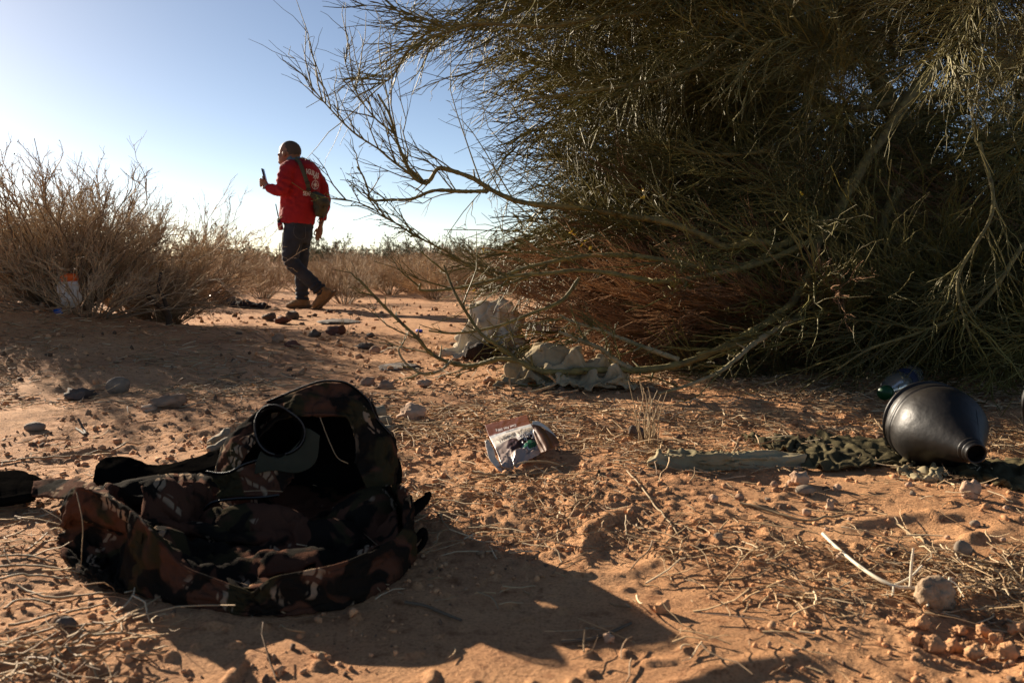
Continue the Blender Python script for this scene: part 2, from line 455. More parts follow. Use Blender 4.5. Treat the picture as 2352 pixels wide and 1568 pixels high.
ST = [
 (270, 883, 55, 36, M_GREY, "smooth grey round stone in the bush's shade, upper left of the camouflage bag", 1, 0.2, False),
 (186, 900, 74, 26, M_DARK, "dark angular stone just left of the smooth grey round stone", 2, .3, True),
 (385, 924, 92, 34, M_TAN, "long tan and grey rock lying left of the bag's arched top", 3, .35, True),
 (345, 940, 42, 16, M_PINK, "small pale pink stone in front of the long tan rock", 4, .3, True),
 (80, 981, 46, 20, M_GREY, "small flat oval grey pebble near the left picture edge", 5, .12, False),
 (945, 943, 72, 42, M_PINK, "pale pink block of stone just right of the bag's arched top", 6, .25, True),
 (1840, 1104, 46, 34, M_PINK, "pale pink angular stone below the dark green garment", 7, .3, True),
 (1850, 1128, 52, 20, M_GREY, "flat grey pebble lying against the pale pink stone", 8, .12, False),
 (1905, 1153, 28, 24, M_PINK, "little round pink pebble right of the flat grey pebble", 9, .2, True),
 (2228, 1135, 50, 42, M_PINK, "hollowed pink stone under the black jug's spout", 10, .4, True),
 (2211, 1257, 44, 40, M_GREY, "round brownish stone above the bleached white twig", 12, .15, False),
 (1470, 988, 56, 34, M_DARK, "dark stone behind the stubble of dry grass", 13, .3, True),
 (1520, 1402, 42, 32, M_SOIL, "orange lump of earth at the tip of the bag's shadow", 14, .3, True),
 (1398, 1464, 28, 30, M_PINK, "pale pebble standing in the tip of the bag's shadow", 15, .3, True),
 (155, 1440, 52, 26, M_DARK, "dark pebble below the bag's lower left corner", 16, .15, False),
 (770, 757, 46, 24, M_RED, "reddish brown rock on the path with dry grass beside it", 17, .3, True),
 (723, 763, 34, 20, M_DARK, "dark pointed stone left of the reddish brown path rock", 18, .3, True),
 (862, 801, 28, 20, M_TAN, "round tan pebble on the path below the blue bottle cap", 19, .12, False),
 (783, 739, 104, 11, M_DARK, "flat dark slab set in the path right below the walker's boots", 20, .2, True),
 (916, 832, 104, 34, M_DARK, "broad flat dark slab in front of the hooked branch tip", 21, .25, True),
 (623, 728, 40, 20, M_DARK, "dark rough stone below and left of the walker's front boot", 22, .35, True),
 (652, 735, 44, 18, M_RED, "dark brown stone with a flat top, next to the rough dark stone", 23, .35, True),
 (672, 724, 40, 20, M_DARK, "dark stone directly below the walker's front boot", 24, .35, True),
 (641, 777, 36, 20, M_TAN, "tan path stone left of the dark pointed stone", 25, .3, True),
 (852, 770, 26, 12, M_DARK, "small black stone right of the reddish brown path rock", 26, .3, True),
 (838, 795, 44, 14, M_DARK, "low dark stone next to the round tan pebble", 27, .3, True),
 (672, 793, 38, 18, M_RED, "dark red stone on the path with a tan pebble at its side", 28, .3, True),
 (975, 884, 42, 18, M_PINK, "pale stone on bare sand left of the sand coloured cloth heap", 29, .3, True),
 (888, 886, 50, 22, M_TAN, "tan flat stone above the pale pink block", 30, .3, True),
 (844, 877, 40, 20, M_TAN, "brown stone just above the bag's zipped arch", 31, .3, True),
 (1124, 874, 30, 16, M_TAN, "tan pebble under the low green branch, left of the cloth heap", 32, .3, True),
 (1141, 662, 36, 16, M_TAN, "tan boulder on the sand beyond the cream cloth bundle", 33, .25, True),
 (2062, 1290, 30, 16, M_GREY, "grey pebble under the arc of the bleached white twig", 34, .2, True),
 (1650, 1245, 24, 14, M_GREY, "small bluish pebble on open sand below the dark green garment", 35, .25, True),
]
for (px, py, wp, hp, m, lab, sd, rg, fc) in ST:
    stone(px, py, wp, hp, m, lab, sd, rough=max(rg, 0.45) if m in (M_PINK, M_SOIL, M_DARK, M_RED, M_TAN) and fc and 'slab' not in lab else rg, facet=fc, depth=0.7 if wp / hp < 4 else 0.9)
stone(2150, 1352, 98, 76, mat("pitted_rock", (0.42, 0.29, 0.18), 0.9, 0.5, 45, bump=0.006, bscale=90), "pitted grey-brown rock behind the bleached white twig", 40, "rock", "rock", rough=0.2, facet=False, pits=True)
rs = np.random.RandomState(8)
for i, (px, py, wp) in enumerate([(2120, 1420, 44), (2150, 1460, 60), (2190, 1450, 46), (2235, 1470, 52), (2290, 1440, 46), (2320, 1475, 60), (2210, 1420, 36), (2260, 1425, 34), (2335, 1430, 40), (2105, 1455, 36)]):
    stone(px, py, wp, wp * 0.8, M_SOIL, "clod of orange earth kicked up in the lower right corner", 60 + i, "soil_clod", "clod", "orange earth clods in the lower right corner", rough=0.45, facet=False)
mid = [M_TAN, M_DARK, M_GREY, M_RED, M_PINK]
for i in range(52):
    Yd = rs.uniform(4.3, 9.5); px = rs.uniform(470, 1020) if Yd > 5 else rs.uniform(560, 1050)
    py = 588 + CAM_H * FPX / Yd
    wp = rs.uniform(0.02, 0.075) / Yd * FPX * rs.uniform(0.5, 1)
    stone(px, py, wp, wp * rs.uniform(0.28, 0.5), mid[rs.choice(5, p=[.34, .3, .14, .14, .08])], "small stone strewn over the sandy path around the walker's boots", 100 + i, group="small stones on the sandy path", rough=0.45)
for i in range(60):
    px = rs.uniform(1500, 2352); py = rs.uniform(1060, 1380)
    if py > 1130 + (px - 1500) * 0.4: continue
    wp = rs.uniform(9, 24)
    stone(px, py, wp, wp * rs.uniform(0.6, 0.85), mid[rs.choice(5, p=[.2, .08, .17, .05, .5])], "small pebble among the dry twigs below the garment and black jug", 200 + i, "pebble", "pebble", group="pebbles among the twigs on the right", rough=0.25, facet=False)

# gravel and crumbs: far too many to count
acc = Acc(); rs = np.random.RandomState(11); V0, F0 = ICO[1]
N = 10500
yy = np.exp(rs.uniform(math.log(0.75), math.log(8.5), N)); xx = rs.uniform(-0.78, 0.78, N) * yy
den = vnoise(xx * 1.4, yy * 1.4, None, 91) * 0.6 + vnoise(xx * 5, yy * 5, None, 92) * 0.5
keep = den > -0.15
xx, yy = xx[keep], yy[keep]; n = len(xx)
sz = 0.0016 + 0.0062 * rs.rand(n) ** 3.2
sz = sz * np.clip(yy / 1.6, 0.8, 2.6)
zz = ground_z(xx, yy)
Vv = V0[None] * (1 + 0.38 * rs.normal(size=(n, len(V0), 1)).clip(-1, 1)) * (sz[:, None, None] * rs.uniform(0.7, 1.3, (n, 1, 3))) + np.stack([xx, yy, zz + sz * 0.25], -1)[:, None]
Ff = (F0[None] + (np.arange(n) * len(V0))[:, None, None]).reshape(-1, 3)
tint = np.ones((n, 4)); t = rs.rand(n)
tint[:, :3] = np.where((t < 0.68)[:, None], np.array([1, 1, 1]), np.where((t < 0.86)[:, None], np.array([0.75, 0.85, 0.95]), np.array([0.30, 0.34, 0.42]))) * rs.uniform(0.7, 1.2, (n, 1))
M_GRAV = mat("gravel_soil", (0.50, 0.26, 0.125), 0.95, attr="tint")
link("gravel", mk("gravel", Vv.reshape(-1, 3), Ff, M_GRAV, False, np.repeat(tint, len(V0), 0)), label="fine orange gravel and soil crumbs over the ground", cat="gravel", kind="stuff")
# ------------------------------------------------------------------ twig sprays (shared meshes)
def curve_from(p0, d, L, k, bend, rs, wob=0.05):
    """batch of curved polylines: p0 (B,3) d (B,3) L (B,) bend (B,3)"""
    t = np.linspace(0, 1, k)[None, :, None]
    B = len(p0)
    wobv = np.cumsum(rs.normal(size=(B, k, 3)) * wob, 1) * t * L[:, None, None]
    return p0[:, None] + d[:, None] * (t * L[:, None, None]) + bend[:, None] * (t ** 2 * L[:, None, None]) + wobv
def unit(v): return v / (np.linalg.norm(v, axis=-1, keepdims=True) + 1e-12)
def spray(seed, L=1.1, n2=26, n3=4, ang=0.5, bend=(0, 0, 0.0), r=(0.0065, 0.0022), r2=(0.0030, 0.0013), r3=(0.0019, 0.0007), len2=0.5, len3=0.45, wob=0.035, k=6, flat=0.7):
    rs = np.random.RandomState(seed); acc = Acc(); bend = np.array(bend, float)
    main = curve_from(np.zeros((1, 3)), np.array([[1.0, 0, 0]]), np.array([L]), 12, bend[None], rs, wob * 0.6)
    acc.add(*tubes(main, np.linspace(r[0], r[1], 12)[None], 4))
    def children(parent, pL, n, ang, lenf, rr, kk, t0=0.12):
        B, K, _ = parent.shape
        t = rs.uniform(t0, 0.99, (B, n)); f = t * (K - 1); i = np.minimum(f.astype(int), K - 2); fr = (f - i)[..., None]
        bi = np.arange(B)[:, None]
        p = parent[bi, i] * (1 - fr) + parent[bi, i + 1] * fr
        T = unit(parent[bi, i + 1] - parent[bi, i])
        q = rs.normal(size=(B, n, 3)) * np.array([1, 1, flat]); q -= (q * T).sum(-1, keepdims=True) * T; q = unit(q)
        a = ang * rs.uniform(0.5, 1.35, (B, n, 1))
        d = T * np.cos(a) + q * np.sin(a)
        Lc = pL[:, None] * lenf * rs.uniform(0.45, 1.15, (B, n)) * (1.12 - 0.55 * t)
        p = p.reshape(-1, 3); d = d.reshape(-1, 3); Lc = Lc.reshape(-1); 
        bb = -0.25 * np.sin(a).reshape(-1, 1) * q.reshape(-1, 3) + bend[None] * 0.7
        c = curve_from(p, d, Lc, kk, bb, rs, wob)
        acc.add(*tubes(c, np.repeat(np.linspace(rr[0], rr[1], kk)[None], len(c), 0), 3))
        return c, Lc
    c2, l2 = children(main, np.array([L]), n2, ang, len2, r2, k)
    if n3:
        c3, l3 = children(c2, l2, n3, ang * 0.9, len3, r3, 5)
    return acc
M_GREEN = mat("green_twig_bark", (0.170, 0.142, 0.032), 0.6, 0.45, 3.0, dark=(0.080, 0.064, 0.016), rnd=0.35, spec=0.4)
M_LIMB = mat("green_limb_bark", (0.215, 0.170, 0.052), 0.7, 0.4, 26, dark=(0.080, 0.062, 0.022), bump=0.003, bscale=60, spec=0.35)
M_LIMBG = mat("grey_limb_bark", (0.36, 0.28, 0.16), 0.75, 0.4, 16, dark=(0.13, 0.115, 0.05), bump=0.004, bscale=60)
M_BROWN = mat("dead_twig_bark", (0.30, 0.165, 0.075), 0.75, 0.4, 3.0, dark=(0.17, 0.085, 0.04), rnd=0.3)
GREENS = [spray(300 + i, L=1.25, n2=46, n3=5, ang=0.55, bend=(0, 0, 0.10 * (i % 3 - 1)), r=(0.0085, 0.003), r2=(0.0046, 0.0022), r3=(0.0028, 0.0013), len2=0.62, len3=0.62, wob=0.085).mesh("twig_spray", M_GREEN) for i in range(8)]
BROWNS = [spray(340 + i, L=1.1, n2=34, n3=5, ang=0.36, bend=(0, 0, -0.18), r=(0.006, 0.002), r2=(0.0036, 0.0016), r3=(0.0026, 0.0013), len2=0.6, len3=0.5, wob=0.025).mesh("dry_twig_spray", M_BROWN) for i in range(5)]
def place(ob, p, d, roll, s):
    d = Vector(d).normalized(); q = d.to_track_quat('X', 'Z')
    ob.matrix_parent_inverse = Matrix.Identity(4)
    ob.rotation_mode = 'QUATERNION'
    from mathutils import Quaternion
    ob.rotation_quaternion = q @ Quaternion((1, 0, 0), roll)
    ob.scale = (s, s, s)
    pl = Vector(ob.parent.location) if ob.parent else Vector((0, 0, 0))
    ob.location = Vector(p) - pl

# ------------------------------------------------------------------ palo verde tree
TB = np.array([3.1, 5.3]); 
tree = thing("palo_verde_tree", "huge sprawling green-barked tree whose twigs sweep to the ground on the right", "tree", (TB[0], TB[1], float(gh(*TB))))
tz = float(gh(*TB))
acc = Acc()
acc.add(*tube1([(3.1, 5.3, tz - 0.15), (3.0, 5.25, tz + 0.3), (2.8, 5.15, 0.75), (2.5, 5.0, 1.1), (2.1, 4.8, 1.6)], 0.13, 0.045, 30, 12, 0.12, 1))
acc.add(*tube1([(3.05, 5.3, 0.2), (3.5, 5.5, 0.7), (4.1, 5.7, 1.4), (4.6, 5.9, 2.1)], 0.10, 0.04, 24, 10, 0.12, 2))
acc.add(*tube1([(3.1, 5.4, 0.2), (3.0, 6.0, 0.8), (2.7, 6.6, 1.5), (2.3, 7.0, 2.2)], 0.09, 0.035, 24, 10, 0.12, 3))
link("trunk", acc.mesh("trunk", M_LIMB), tree)
# limbs that the photograph shows one by one: (pixel, pixel, depth), radius in metres
LIMBS = [
 ([(2150, 150, 4.6), (2080, 235, 4.4), (2020, 324, 4.2), (1987, 373, 4.1), (1949, 439, 4.0), (1916, 500, 3.9), (1872, 513, 3.85), (1828, 544, 3.8), (1789, 566, 3.75), (1735, 555, 3.7), (1669, 568, 3.7), (1614, 541, 3.7), (1548, 516, 3.7), (1480, 500, 3.7)], 0.040, 0.014, M_LIMB),
 ([(1530, 508, 3.7), (1422, 493, 3.7), (1346, 478, 3.7), (1270, 474, 3.7), (1189, 462, 3.7), (1132, 438, 3.7), (1084, 409, 3.7), (1022, 388, 3.7), (1003, 390, 3.7), (989, 412, 3.7), (975, 421, 3.7), (946, 402, 3.7), (922, 352, 3.7), (908, 309, 3.7), (894, 262, 3.7), (868, 217, 3.7)], 0.020, 0.006, M_LIMB),
 ([(1120, 439, 3.7), (1065, 440, 3.7), (998, 438, 3.68), (946, 457, 3.66), (899, 459, 3.65), (851, 459, 3.65), (846, 438, 3.65), (834, 405, 3.65), (820, 383, 3.65)], 0.011, 0.004, M_LIMB),
 ([(946, 402, 3.7), (898, 367, 3.7), (870, 343, 3.7), (813, 305, 3.7), (760, 252, 3.7), (720, 205, 3.7), (699, 169, 3.7)], 0.007, 0.0022, M_LIMB),
 ([(908, 309, 3.7), (860, 270, 3.72), (820, 215, 3.74), (795, 150, 3.75), (789, 110, 3.75)], 0.005, 0.0018, M_LIMB),
 ([(1789, 566, 3.75), (1740, 599, 3.7), (1685, 615, 3.65), (1630, 615, 3.6), (1559, 604, 3.6), (1493, 593, 3.6), (1420, 586, 3.6), (1332, 590, 3.6), (1213, 614, 3.6), (1141, 640, 3.6)], 0.022, 0.008, M_LIMB),
 ([(1916, 500, 3.9), (1899, 538, 3.8), (1877, 560, 3.7), (1866, 604, 3.6), (1845, 654, 3.5), (1817, 698, 3.4), (1768, 736, 3.35), (1724, 763, 3.3), (1674, 791, 3.25), (1575, 832, 3.2), (1493, 848, 3.2), (1414, 849, 3.2), (1349, 851, 3.2), (1293, 855, 3.2), (1247, 853, 3.2), (1219, 844, 3.2), (1189, 829, 3.22), (1146, 824, 3.25), (1116, 832, 3.27), (1077, 840, 3.3), (1023, 829, 3.35), (987, 809, 3.4), (959, 776, 3.4), (928, 747, 3.42), (893, 714, 3.45), (860, 680, 3.45), (822, 640, 3.45)], 0.026, 0.006, M_LIMB),
 ([(1189, 829, 3.22), (1173, 814, 3.23), (1145, 794, 3.25), (1108, 770, 3.27), (1080, 731, 3.3), (1058, 696, 3.3), (1039, 660, 3.32), (1020, 610, 3.35)], 0.010, 0.005, M_LIMB),
 ([(1036, 829, 3.33), (1013, 850, 3.28), (975, 859, 3.24), (941, 842, 3.24), (921, 819, 3.24), (916, 801, 3.24), (926, 795, 3.24)], 0.007, 0.004, M_LIMBG),
 ([(1451, 847, 3.2), (1432, 838, 3.2), (1405, 820, 3.2), (1377, 799, 3.2), (1349, 788, 3.2), (1312, 773, 3.2), (1282, 762, 3.2)], 0.015, 0.007, M_LIMBG),
 ([(1560, 826, 3.2), (1470, 794, 3.25), (1423, 775, 3.27), (1386, 760, 3.3), (1349, 749, 3.3), (1308, 736, 3.3), (1286, 723, 3.3)], 0.013, 0.005, M_LIMBG),
 ([(2064, 439, 4.2), (2037, 483, 4.0), (2020, 544, 3.9), (1987, 599, 3.8), (1971, 643, 3.7), (1943, 670, 3.6), (1888, 681, 3.5), (1844, 714, 3.4), (1800, 752, 3.3), (1700, 790, 3.25), (1600, 815, 3.2)], 0.028, 0.010, M_LIMB),
 ([(1844, 730, 3.35), (1790, 752, 3.25), (1729, 791, 3.15), (1685, 829, 3.05), (1647, 857, 3.0), (1575, 886, 2.95), (1510, 905, 2.9)], 0.015, 0.006, M_LIMBG),
 ([(1880, 545, 3.75), (1760, 600, 3.6), (1640, 630, 3.5), (1518, 647, 3.5), (1403, 628, 3.5), (1327, 621, 3.5), (1260, 628, 3.5), (1189, 633, 3.5), (1127, 645, 3.5), (1051, 662, 3.5), (970, 667, 3.5), (966, 650, 3.5)], 0.018, 0.005, M_LIMB),
 ([(1213, 640, 3.6), (1150, 640, 3.6), (1084, 614, 3.6), (1030, 580, 3.6), (975, 552, 3.6), (927, 524, 3.6), (880, 495, 3.6), (832, 469, 3.6), (780, 455, 3.6)], 0.008, 0.0022, M_LIMB),
 ([(2352, 120, 4.6), (2201, 203, 4.4), (2097, 225, 4.3), (1998, 247, 4.2), (1899, 264, 4.2), (1811, 330, 4.1), (1740, 350, 4.0), (1640, 355, 4.0), (1500, 330, 4.0)], 0.032, 0.009, M_LIMB),
 ([(1990, -60, 4.6), (1844, 0, 4.4), (1757, 16, 4.3), (1674, 93, 4.2), (1592, 159, 4.1), (1480, 190, 4.1), (1350, 210, 4.1), (1200, 230, 4.1)], 0.03, 0.007, M_LIMB),
 ([(1500, 30, 4.3), (1380, 40, 4.2), (1260, 60, 4.1), (1100, 55, 4.0), (1040, 70, 4.0), (985, 88, 3.95), (935, 120, 3.9), (918, 150, 3.9), (890, 185, 3.9), (850, 195, 3.9)], 0.016, 0.004, M_LIMB),
 ([(1040, 70, 4.0), (990, 50, 4.0), (930, 30, 4.0), (870, 15, 4.0), (815, 12, 4.0)], 0.007, 0.002, M_LIMB),
 ([(2250, 330, 3.4), (2280, 480, 3.1), (2200, 640, 3.0), (2230, 780, 2.95)], 0.009, 0.004, M_LIMB),
 ([(2352, 560, 3.2), (2250, 700, 3.1), (2120, 760, 3.05), (2000, 800, 3.0), (1920, 850, 3.0)], 0.011, 0.004, M_LIMB),
 ([(1330, 640, 3.55), (1290, 690, 3.5), (1220, 720, 3.45), (1140, 750, 3.4), (1050, 765, 3.4), (985, 760, 3.4)], 0.010, 0.004, M_LIMB),
]
rs = np.random.RandomState(21)
limb_pts = []
for i, (pts, r0, r1, m) in enumerate(LIMBS):
    q = np.array([P(a, b, c * (1.0 if i in (1, 2, 3, 4, 14, 15, 16, 17, 18) else 0.92)) for a, b, c in pts]); q[:, 2] = np.maximum(q[:, 2], gh(q[:, 0], q[:, 1]) + r1)
    n = 10 * len(q)
    acc = Acc()
    V, F = tube1(q, r0 * (0.72 if r0 > .012 else .85), r1 * 0.85, n, 8, 0.2, i + 1); acc.add(V, F)
    line = catmull(q, n)
    # thorn-like spur stubs
    k = max(4, n // 7); ii = rs.randint(2, n - 2, k)
    T = unit(line[ii + 1] - line[ii - 1]); qd = rs.normal(size=(k, 3)); qd -= (qd * T).sum(1, keepdims=True) * T
    d = unit(unit(qd) + T * 0.5); Ls = rs.uniform(0.02, 0.06, k)
    cc = curve_from(line[ii], d, Ls, 3, np.zeros((k, 3)), rs, 0.05)
    rr = np.linspace(1, 0.6, 3)[None] * (np.interp(ii, [0, n], [r0, r1]) * 0.35)[:, None].clip(0.002, 0.006)
    acc.add(*tubes(cc, rr, 4))
    ob = link("branch", acc.mesh("branch", m), tree)
    limb_pts.append(line)
# side twigs growing on the limbs that stand out against the sky: one spray of fine shoots per limb
def shoots(line, n, L, up, seed, t0=0.1, r=(0.0035, 0.0012), ang=0.7, dirb=(0, 0, 0)):
    rs = np.random.RandomState(seed); N = len(line); ii = (rs.uniform(t0, 0.98, n) * (N - 2)).astype(int)
    T = unit(line[ii + 1] - line[ii]); q = rs.normal(size=(n, 3)) * np.array([1, 0.6, 1]) + np.array([0, 0, up]); q -= (q * T).sum(1, keepdims=True) * T; q = unit(q)
    a = ang * rs.uniform(0.6, 1.3, (n, 1)); d = unit(T * np.cos(a) + q * np.sin(a) + np.array(dirb)); Ls = L * rs.uniform(0.4, 1.2, n)
    c = curve_from(line[ii], d, Ls, 7, np.array([[0, 0, 0.12 * up]]) * np.ones((n, 1)) - q * 0.1, rs, 0.05)
    acc = Acc(); acc.add(*tubes(c, np.repeat(np.linspace(r[0], r[1], 7)[None], n, 0), 4))
    # second order
    m = 4; t = rs.randint(1, 5, (n, m)); bi = np.arange(n)[:, None]
    p = c[bi, t]; T2 = unit(c[bi, t + 1] - c[bi, t]); q2 = rs.normal(size=(n, m, 3)); q2 -= (q2 * T2).sum(-1, keepdims=True) * T2; q2 = unit(q2)
    d2 = unit(T2 + q2 * 0.55).reshape(-1, 3); L2 = (Ls[:, None] * rs.uniform(0.2, 0.55, (n, m))).ravel()
    c2 = curve_from(p.reshape(-1, 3), d2, L2, 5, np.zeros((n * m, 3)), rs, 0.06)
    acc.add(*tubes(c2, np.repeat(np.linspace(r[1] * 1.5, r[1] * 0.7, 5)[None], n * m, 0), 3))
    return acc, c, c2
tipc = []
for li, n, L, up, dirb in [(1, 26, 0.42, 1.0, (-.3, 0, .3)), (2, 9, 0.25, 1.0, (0, 0, .2)), (3, 14, 0.38, .8, (-.1, 0, .3)), (4, 8, 0.3, .5, (0, 0, .2)), (5, 18, 0.35, .2, (-.4, -.1, 0)), (6, 15, 0.22, .4, (-.4, 0, .1)), (7, 4, 0.2, .3, (0, 0, .2)), (8, 4, .12, .5, (0, 0, 0)), (9, 8, .15, .2, (0, 0, 0)), (10, 8, .18, .2, (-.3, 0, 0)), (11, 16, .35, 0, (-.2, -.2, -.2)), (12, 12, .25, .1, (-.4, 0, 0)), (13, 13, .28, .3, (-.4, 0, 0)), (14, 24, .26, .6, (-.5, 0, .3)), (15, 30, .5, 0, (-.6, -.1, 0)), (16, 30, .5, .1, (-.6, 0, 0)), (17, 40, .42, .2, (-.6, 0, 0)), (18, 16, .3, .1, (-.5, 0, .1)), (19, 20, .35, -.6, (0, 0, -.3)), (20, 20, .4, -.3, (-.3, 0, -.2)), (0, 26, .45, 0, (-.5, -.1, 0)), (21, 3, .15, .2, (-.4, 0, 0))]:
    a, c, c2 = shoots(limb_pts[li], n, L, up, 500 + li, dirb=dirb)
    link("side_shoots", a.mesh("side_shoots", M_LIMB if li in (1, 2, 3, 4, 14) else M_GREEN), tree)["kind"] = "stuff"
    if li in (14,): tipc.append((c, c2))
# small leaves on the leafy shoot
acc = Acc(); rs = np.random.RandomState(77)
for c, c2 in tipc:
    pts = np.concatenate([c[:, 2:].reshape(-1, 3), c2[:, 1:].reshape(-1, 3)])
    pts = pts[rs.permutation(len(pts))[:260]]
    pts = pts[pts[:, 0] < P(960, 500, 3.6)[0]]
    n = len(pts); d = unit(rs.normal(size=(n, 3))); e = unit(np.cross(d, rs.normal(size=(n, 3))))
    l = rs.uniform(0.008, 0.016, (n, 1)); nrm = np.cross(d, e)
    q = np.stack([pts, pts + d * l * .5 + e * l * .3 + nrm * l * .08, pts + d * l, pts + d * l * .5 - e * l * .3 + nrm * l * .08], 1)
    acc.add(q.reshape(-1, 3), np.arange(n * 4).reshape(-1, 4))
M_LEAF = mat("small_green_leaf", (0.20, 0.23, 0.05), 0.55, 0.3, 20)
lv = link("leaves", acc.mesh("leaves", M_LEAF), tree); lv["kind"] = "stuff"
acc = Acc()
for (px, py, Yd) in [(1480, 450, 3.4), (1475, 456, 3.4), (1337, 565, 3.4), (1310, 533, 3.4), (1355, 569, 3.4), (1090, 669, 3.3), (1110, 574, 3.5), (1840, 445, 3.3), (1478, 437, 3.4), (1345, 552, 3.4), (1320, 538, 3.4), (935, 527, 3.6)]:
    p = P(px, py, Yd)
    for j in range(4):
        d = unit(rs.normal(size=3)); e = unit(np.cross(d, rs.normal(size=3))); l = 0.012
        acc.add(np.array([p, p + d * l * .5 + e * l * .4, p + d * l, p + d * l * .5 - e * l * .4]), [[0, 1, 2, 3]])
link("yellow_leaves", acc.mesh("yellow_leaves", mat("yellow_leaf", (0.62, 0.42, 0.03), 0.5)), tree)["kind"] = "stuff"

# fine twig mass
rs = np.random.RandomState(33)
nG = 0
def left_edge(z):                  # where the crown ends on its open side, by height above ground (metres)
    return np.interp(z, [0, 0.3, 0.6, 1.0, 1.5, 2.0, 2.6, 3.5], [1.25, 1.15, 1.05, 1.05, 1.05, 0.95, 0.75, 0.70])
def spray_dir(x, z, rs):
    f = np.clip((z - 0.4) / 2.0, 0, 1)                # low sprays hang, high ones lift
    side = np.clip((3.6 - x) / 1.7, -1, 1)
    return np.array([-0.95 * side - 0.1, -0.12 - 0.5 * (1 - abs(side)), (-0.40 + 0.46 * f) - 0.3 * (1 - abs(side))]) + rs.normal(size=3) * 0.22
while nG < 290:
    y = rs.uniform(4.2, 6.4); z = rs.uniform(0.45, 3.1)
    x = rs.uniform(0.2, 4.6)
    if x < left_edge(z) * y / 4.6 + 0.10 * rs.rand(): continue
    if x / y > 0.78 or (x / y > 0.46 and y < 5.2): continue
    ob = link("twig_spray", GREENS[rs.randint(8)], tree); place(ob, (x, y, z), spray_dir(x, z, rs), rs.uniform(-0.9, 0.9), rs.uniform(0.75, 1.15)); nG += 1
nI = 0
while nI < 290:                                      # inner and rear crown
    y = rs.uniform(4.9, 8.0); z = rs.uniform(0.3, 5.2) if nI < 190 else rs.uniform(3.0, 5.0); x = rs.uniform(0.9, 6.6) if nI < 190 else rs.uniform(0.6, 4.5)
    if x < left_edge(z) * y / 4.3 + 0.25 or x / y > 0.85: continue
    ob = link("inner_twig_spray", GREENS[rs.randint(8)], tree); place(ob, (x, y, z), spray_dir(x - 0.4, z, rs), rs.uniform(-0.9, 0.9), rs.uniform(1.0, 1.5)); nI += 1
for i in range(5):                                  # shoots hanging toward the viewer on the far right
    px = rs.uniform(2230, 2520); Yd = rs.uniform(2.2, 3.0)
    p = P(px, rs.uniform(-150, 500), Yd)
    d = np.array([-0.45, -0.1, -0.55]) + rs.normal(size=3) * 0.45
    ob = link("hanging_twigs", GREENS[rs.randint(8)], tree); place(ob, p, d, rs.uniform(-3, 3), rs.uniform(0.3, 0.5))
nL = 0
while nL < 220:                                      # low front skirt of the crown, down to the ground
    y = rs.uniform(3.9, 5.2); x = rs.uniform(1.2, 4.3); z = rs.uniform(0.15, 1.5)
    if nL > 110: y = rs.uniform(3.35, 4.2); z = rs.uniform(0.03, 0.45); x = rs.uniform(0.44, 0.8) * y
    if x / y < 0.36 or x / y > 0.80: continue
    d = np.array([-0.75, -0.12, -0.28]) + rs.normal(size=3) * 0.38
    ob = link("low_twig_spray", GREENS[rs.randint(8)], tree); place(ob, (x, y, z), d, rs.uniform(-3, 3), rs.uniform(0.5, 0.85)); nL += 1
nB = 0
while nB < 230:
    y = rs.uniform(4.15, 5.3); x = rs.uniform(0.20, 0.75) * y; z = rs.uniform(0.12, 0.85)
    if nB > 145: y = rs.uniform(3.6, 4.0); x = rs.uniform(0.28, 0.6) * y; z = rs.uniform(0.06, 0.2)
    d = np.array([-0.85, -0.22, -0.08 - 0.32 * z]) + rs.normal(size=3) * 0.27
    ob = link("dry_twig_spray", BROWNS[rs.randint(5)], tree); place(ob, (x, y, z), d, rs.uniform(-3, 3), rs.uniform(0.6, 0.95)); nB += 1

# ------------------------------------------------------------------ dry shrubs
M_STRAW = mat("dry_shrub_twig", (0.50, 0.365, 0.215), 0.8, 0.4, 4.0, dark=(0.29, 0.195, 0.115), rnd=0.25)
M_STEM = mat("shrub_stem", (0.27, 0.19, 0.115), 0.8, 0.4, 9.0, rnd=0.15)
M_SLEAF = mat("dry_shrub_leaf", (0.20, 0.165, 0.075), 0.7, 0.4, 12.0, rnd=0.2)
def leafbits(pts, n, rs, lo=0.006, hi=0.014):
    pts = pts[rs.permutation(len(pts))[:n]]; n = len(pts)
    d = unit(rs.normal(size=(n, 3))); e = unit(np.cross(d, rs.normal(size=(n, 3)))); l = rs.uniform(lo, hi, (n, 1)); nm = np.cross(d, e)
    q = np.stack([pts, pts + d * l * .5 + e * l * .28 + nm * l * .1, pts + d * l, pts + d * l * .5 - e * l * .28 - nm * l * .05], 1)
    return q.reshape(-1, 3), np.arange(n * 4).reshape(-1, 4)
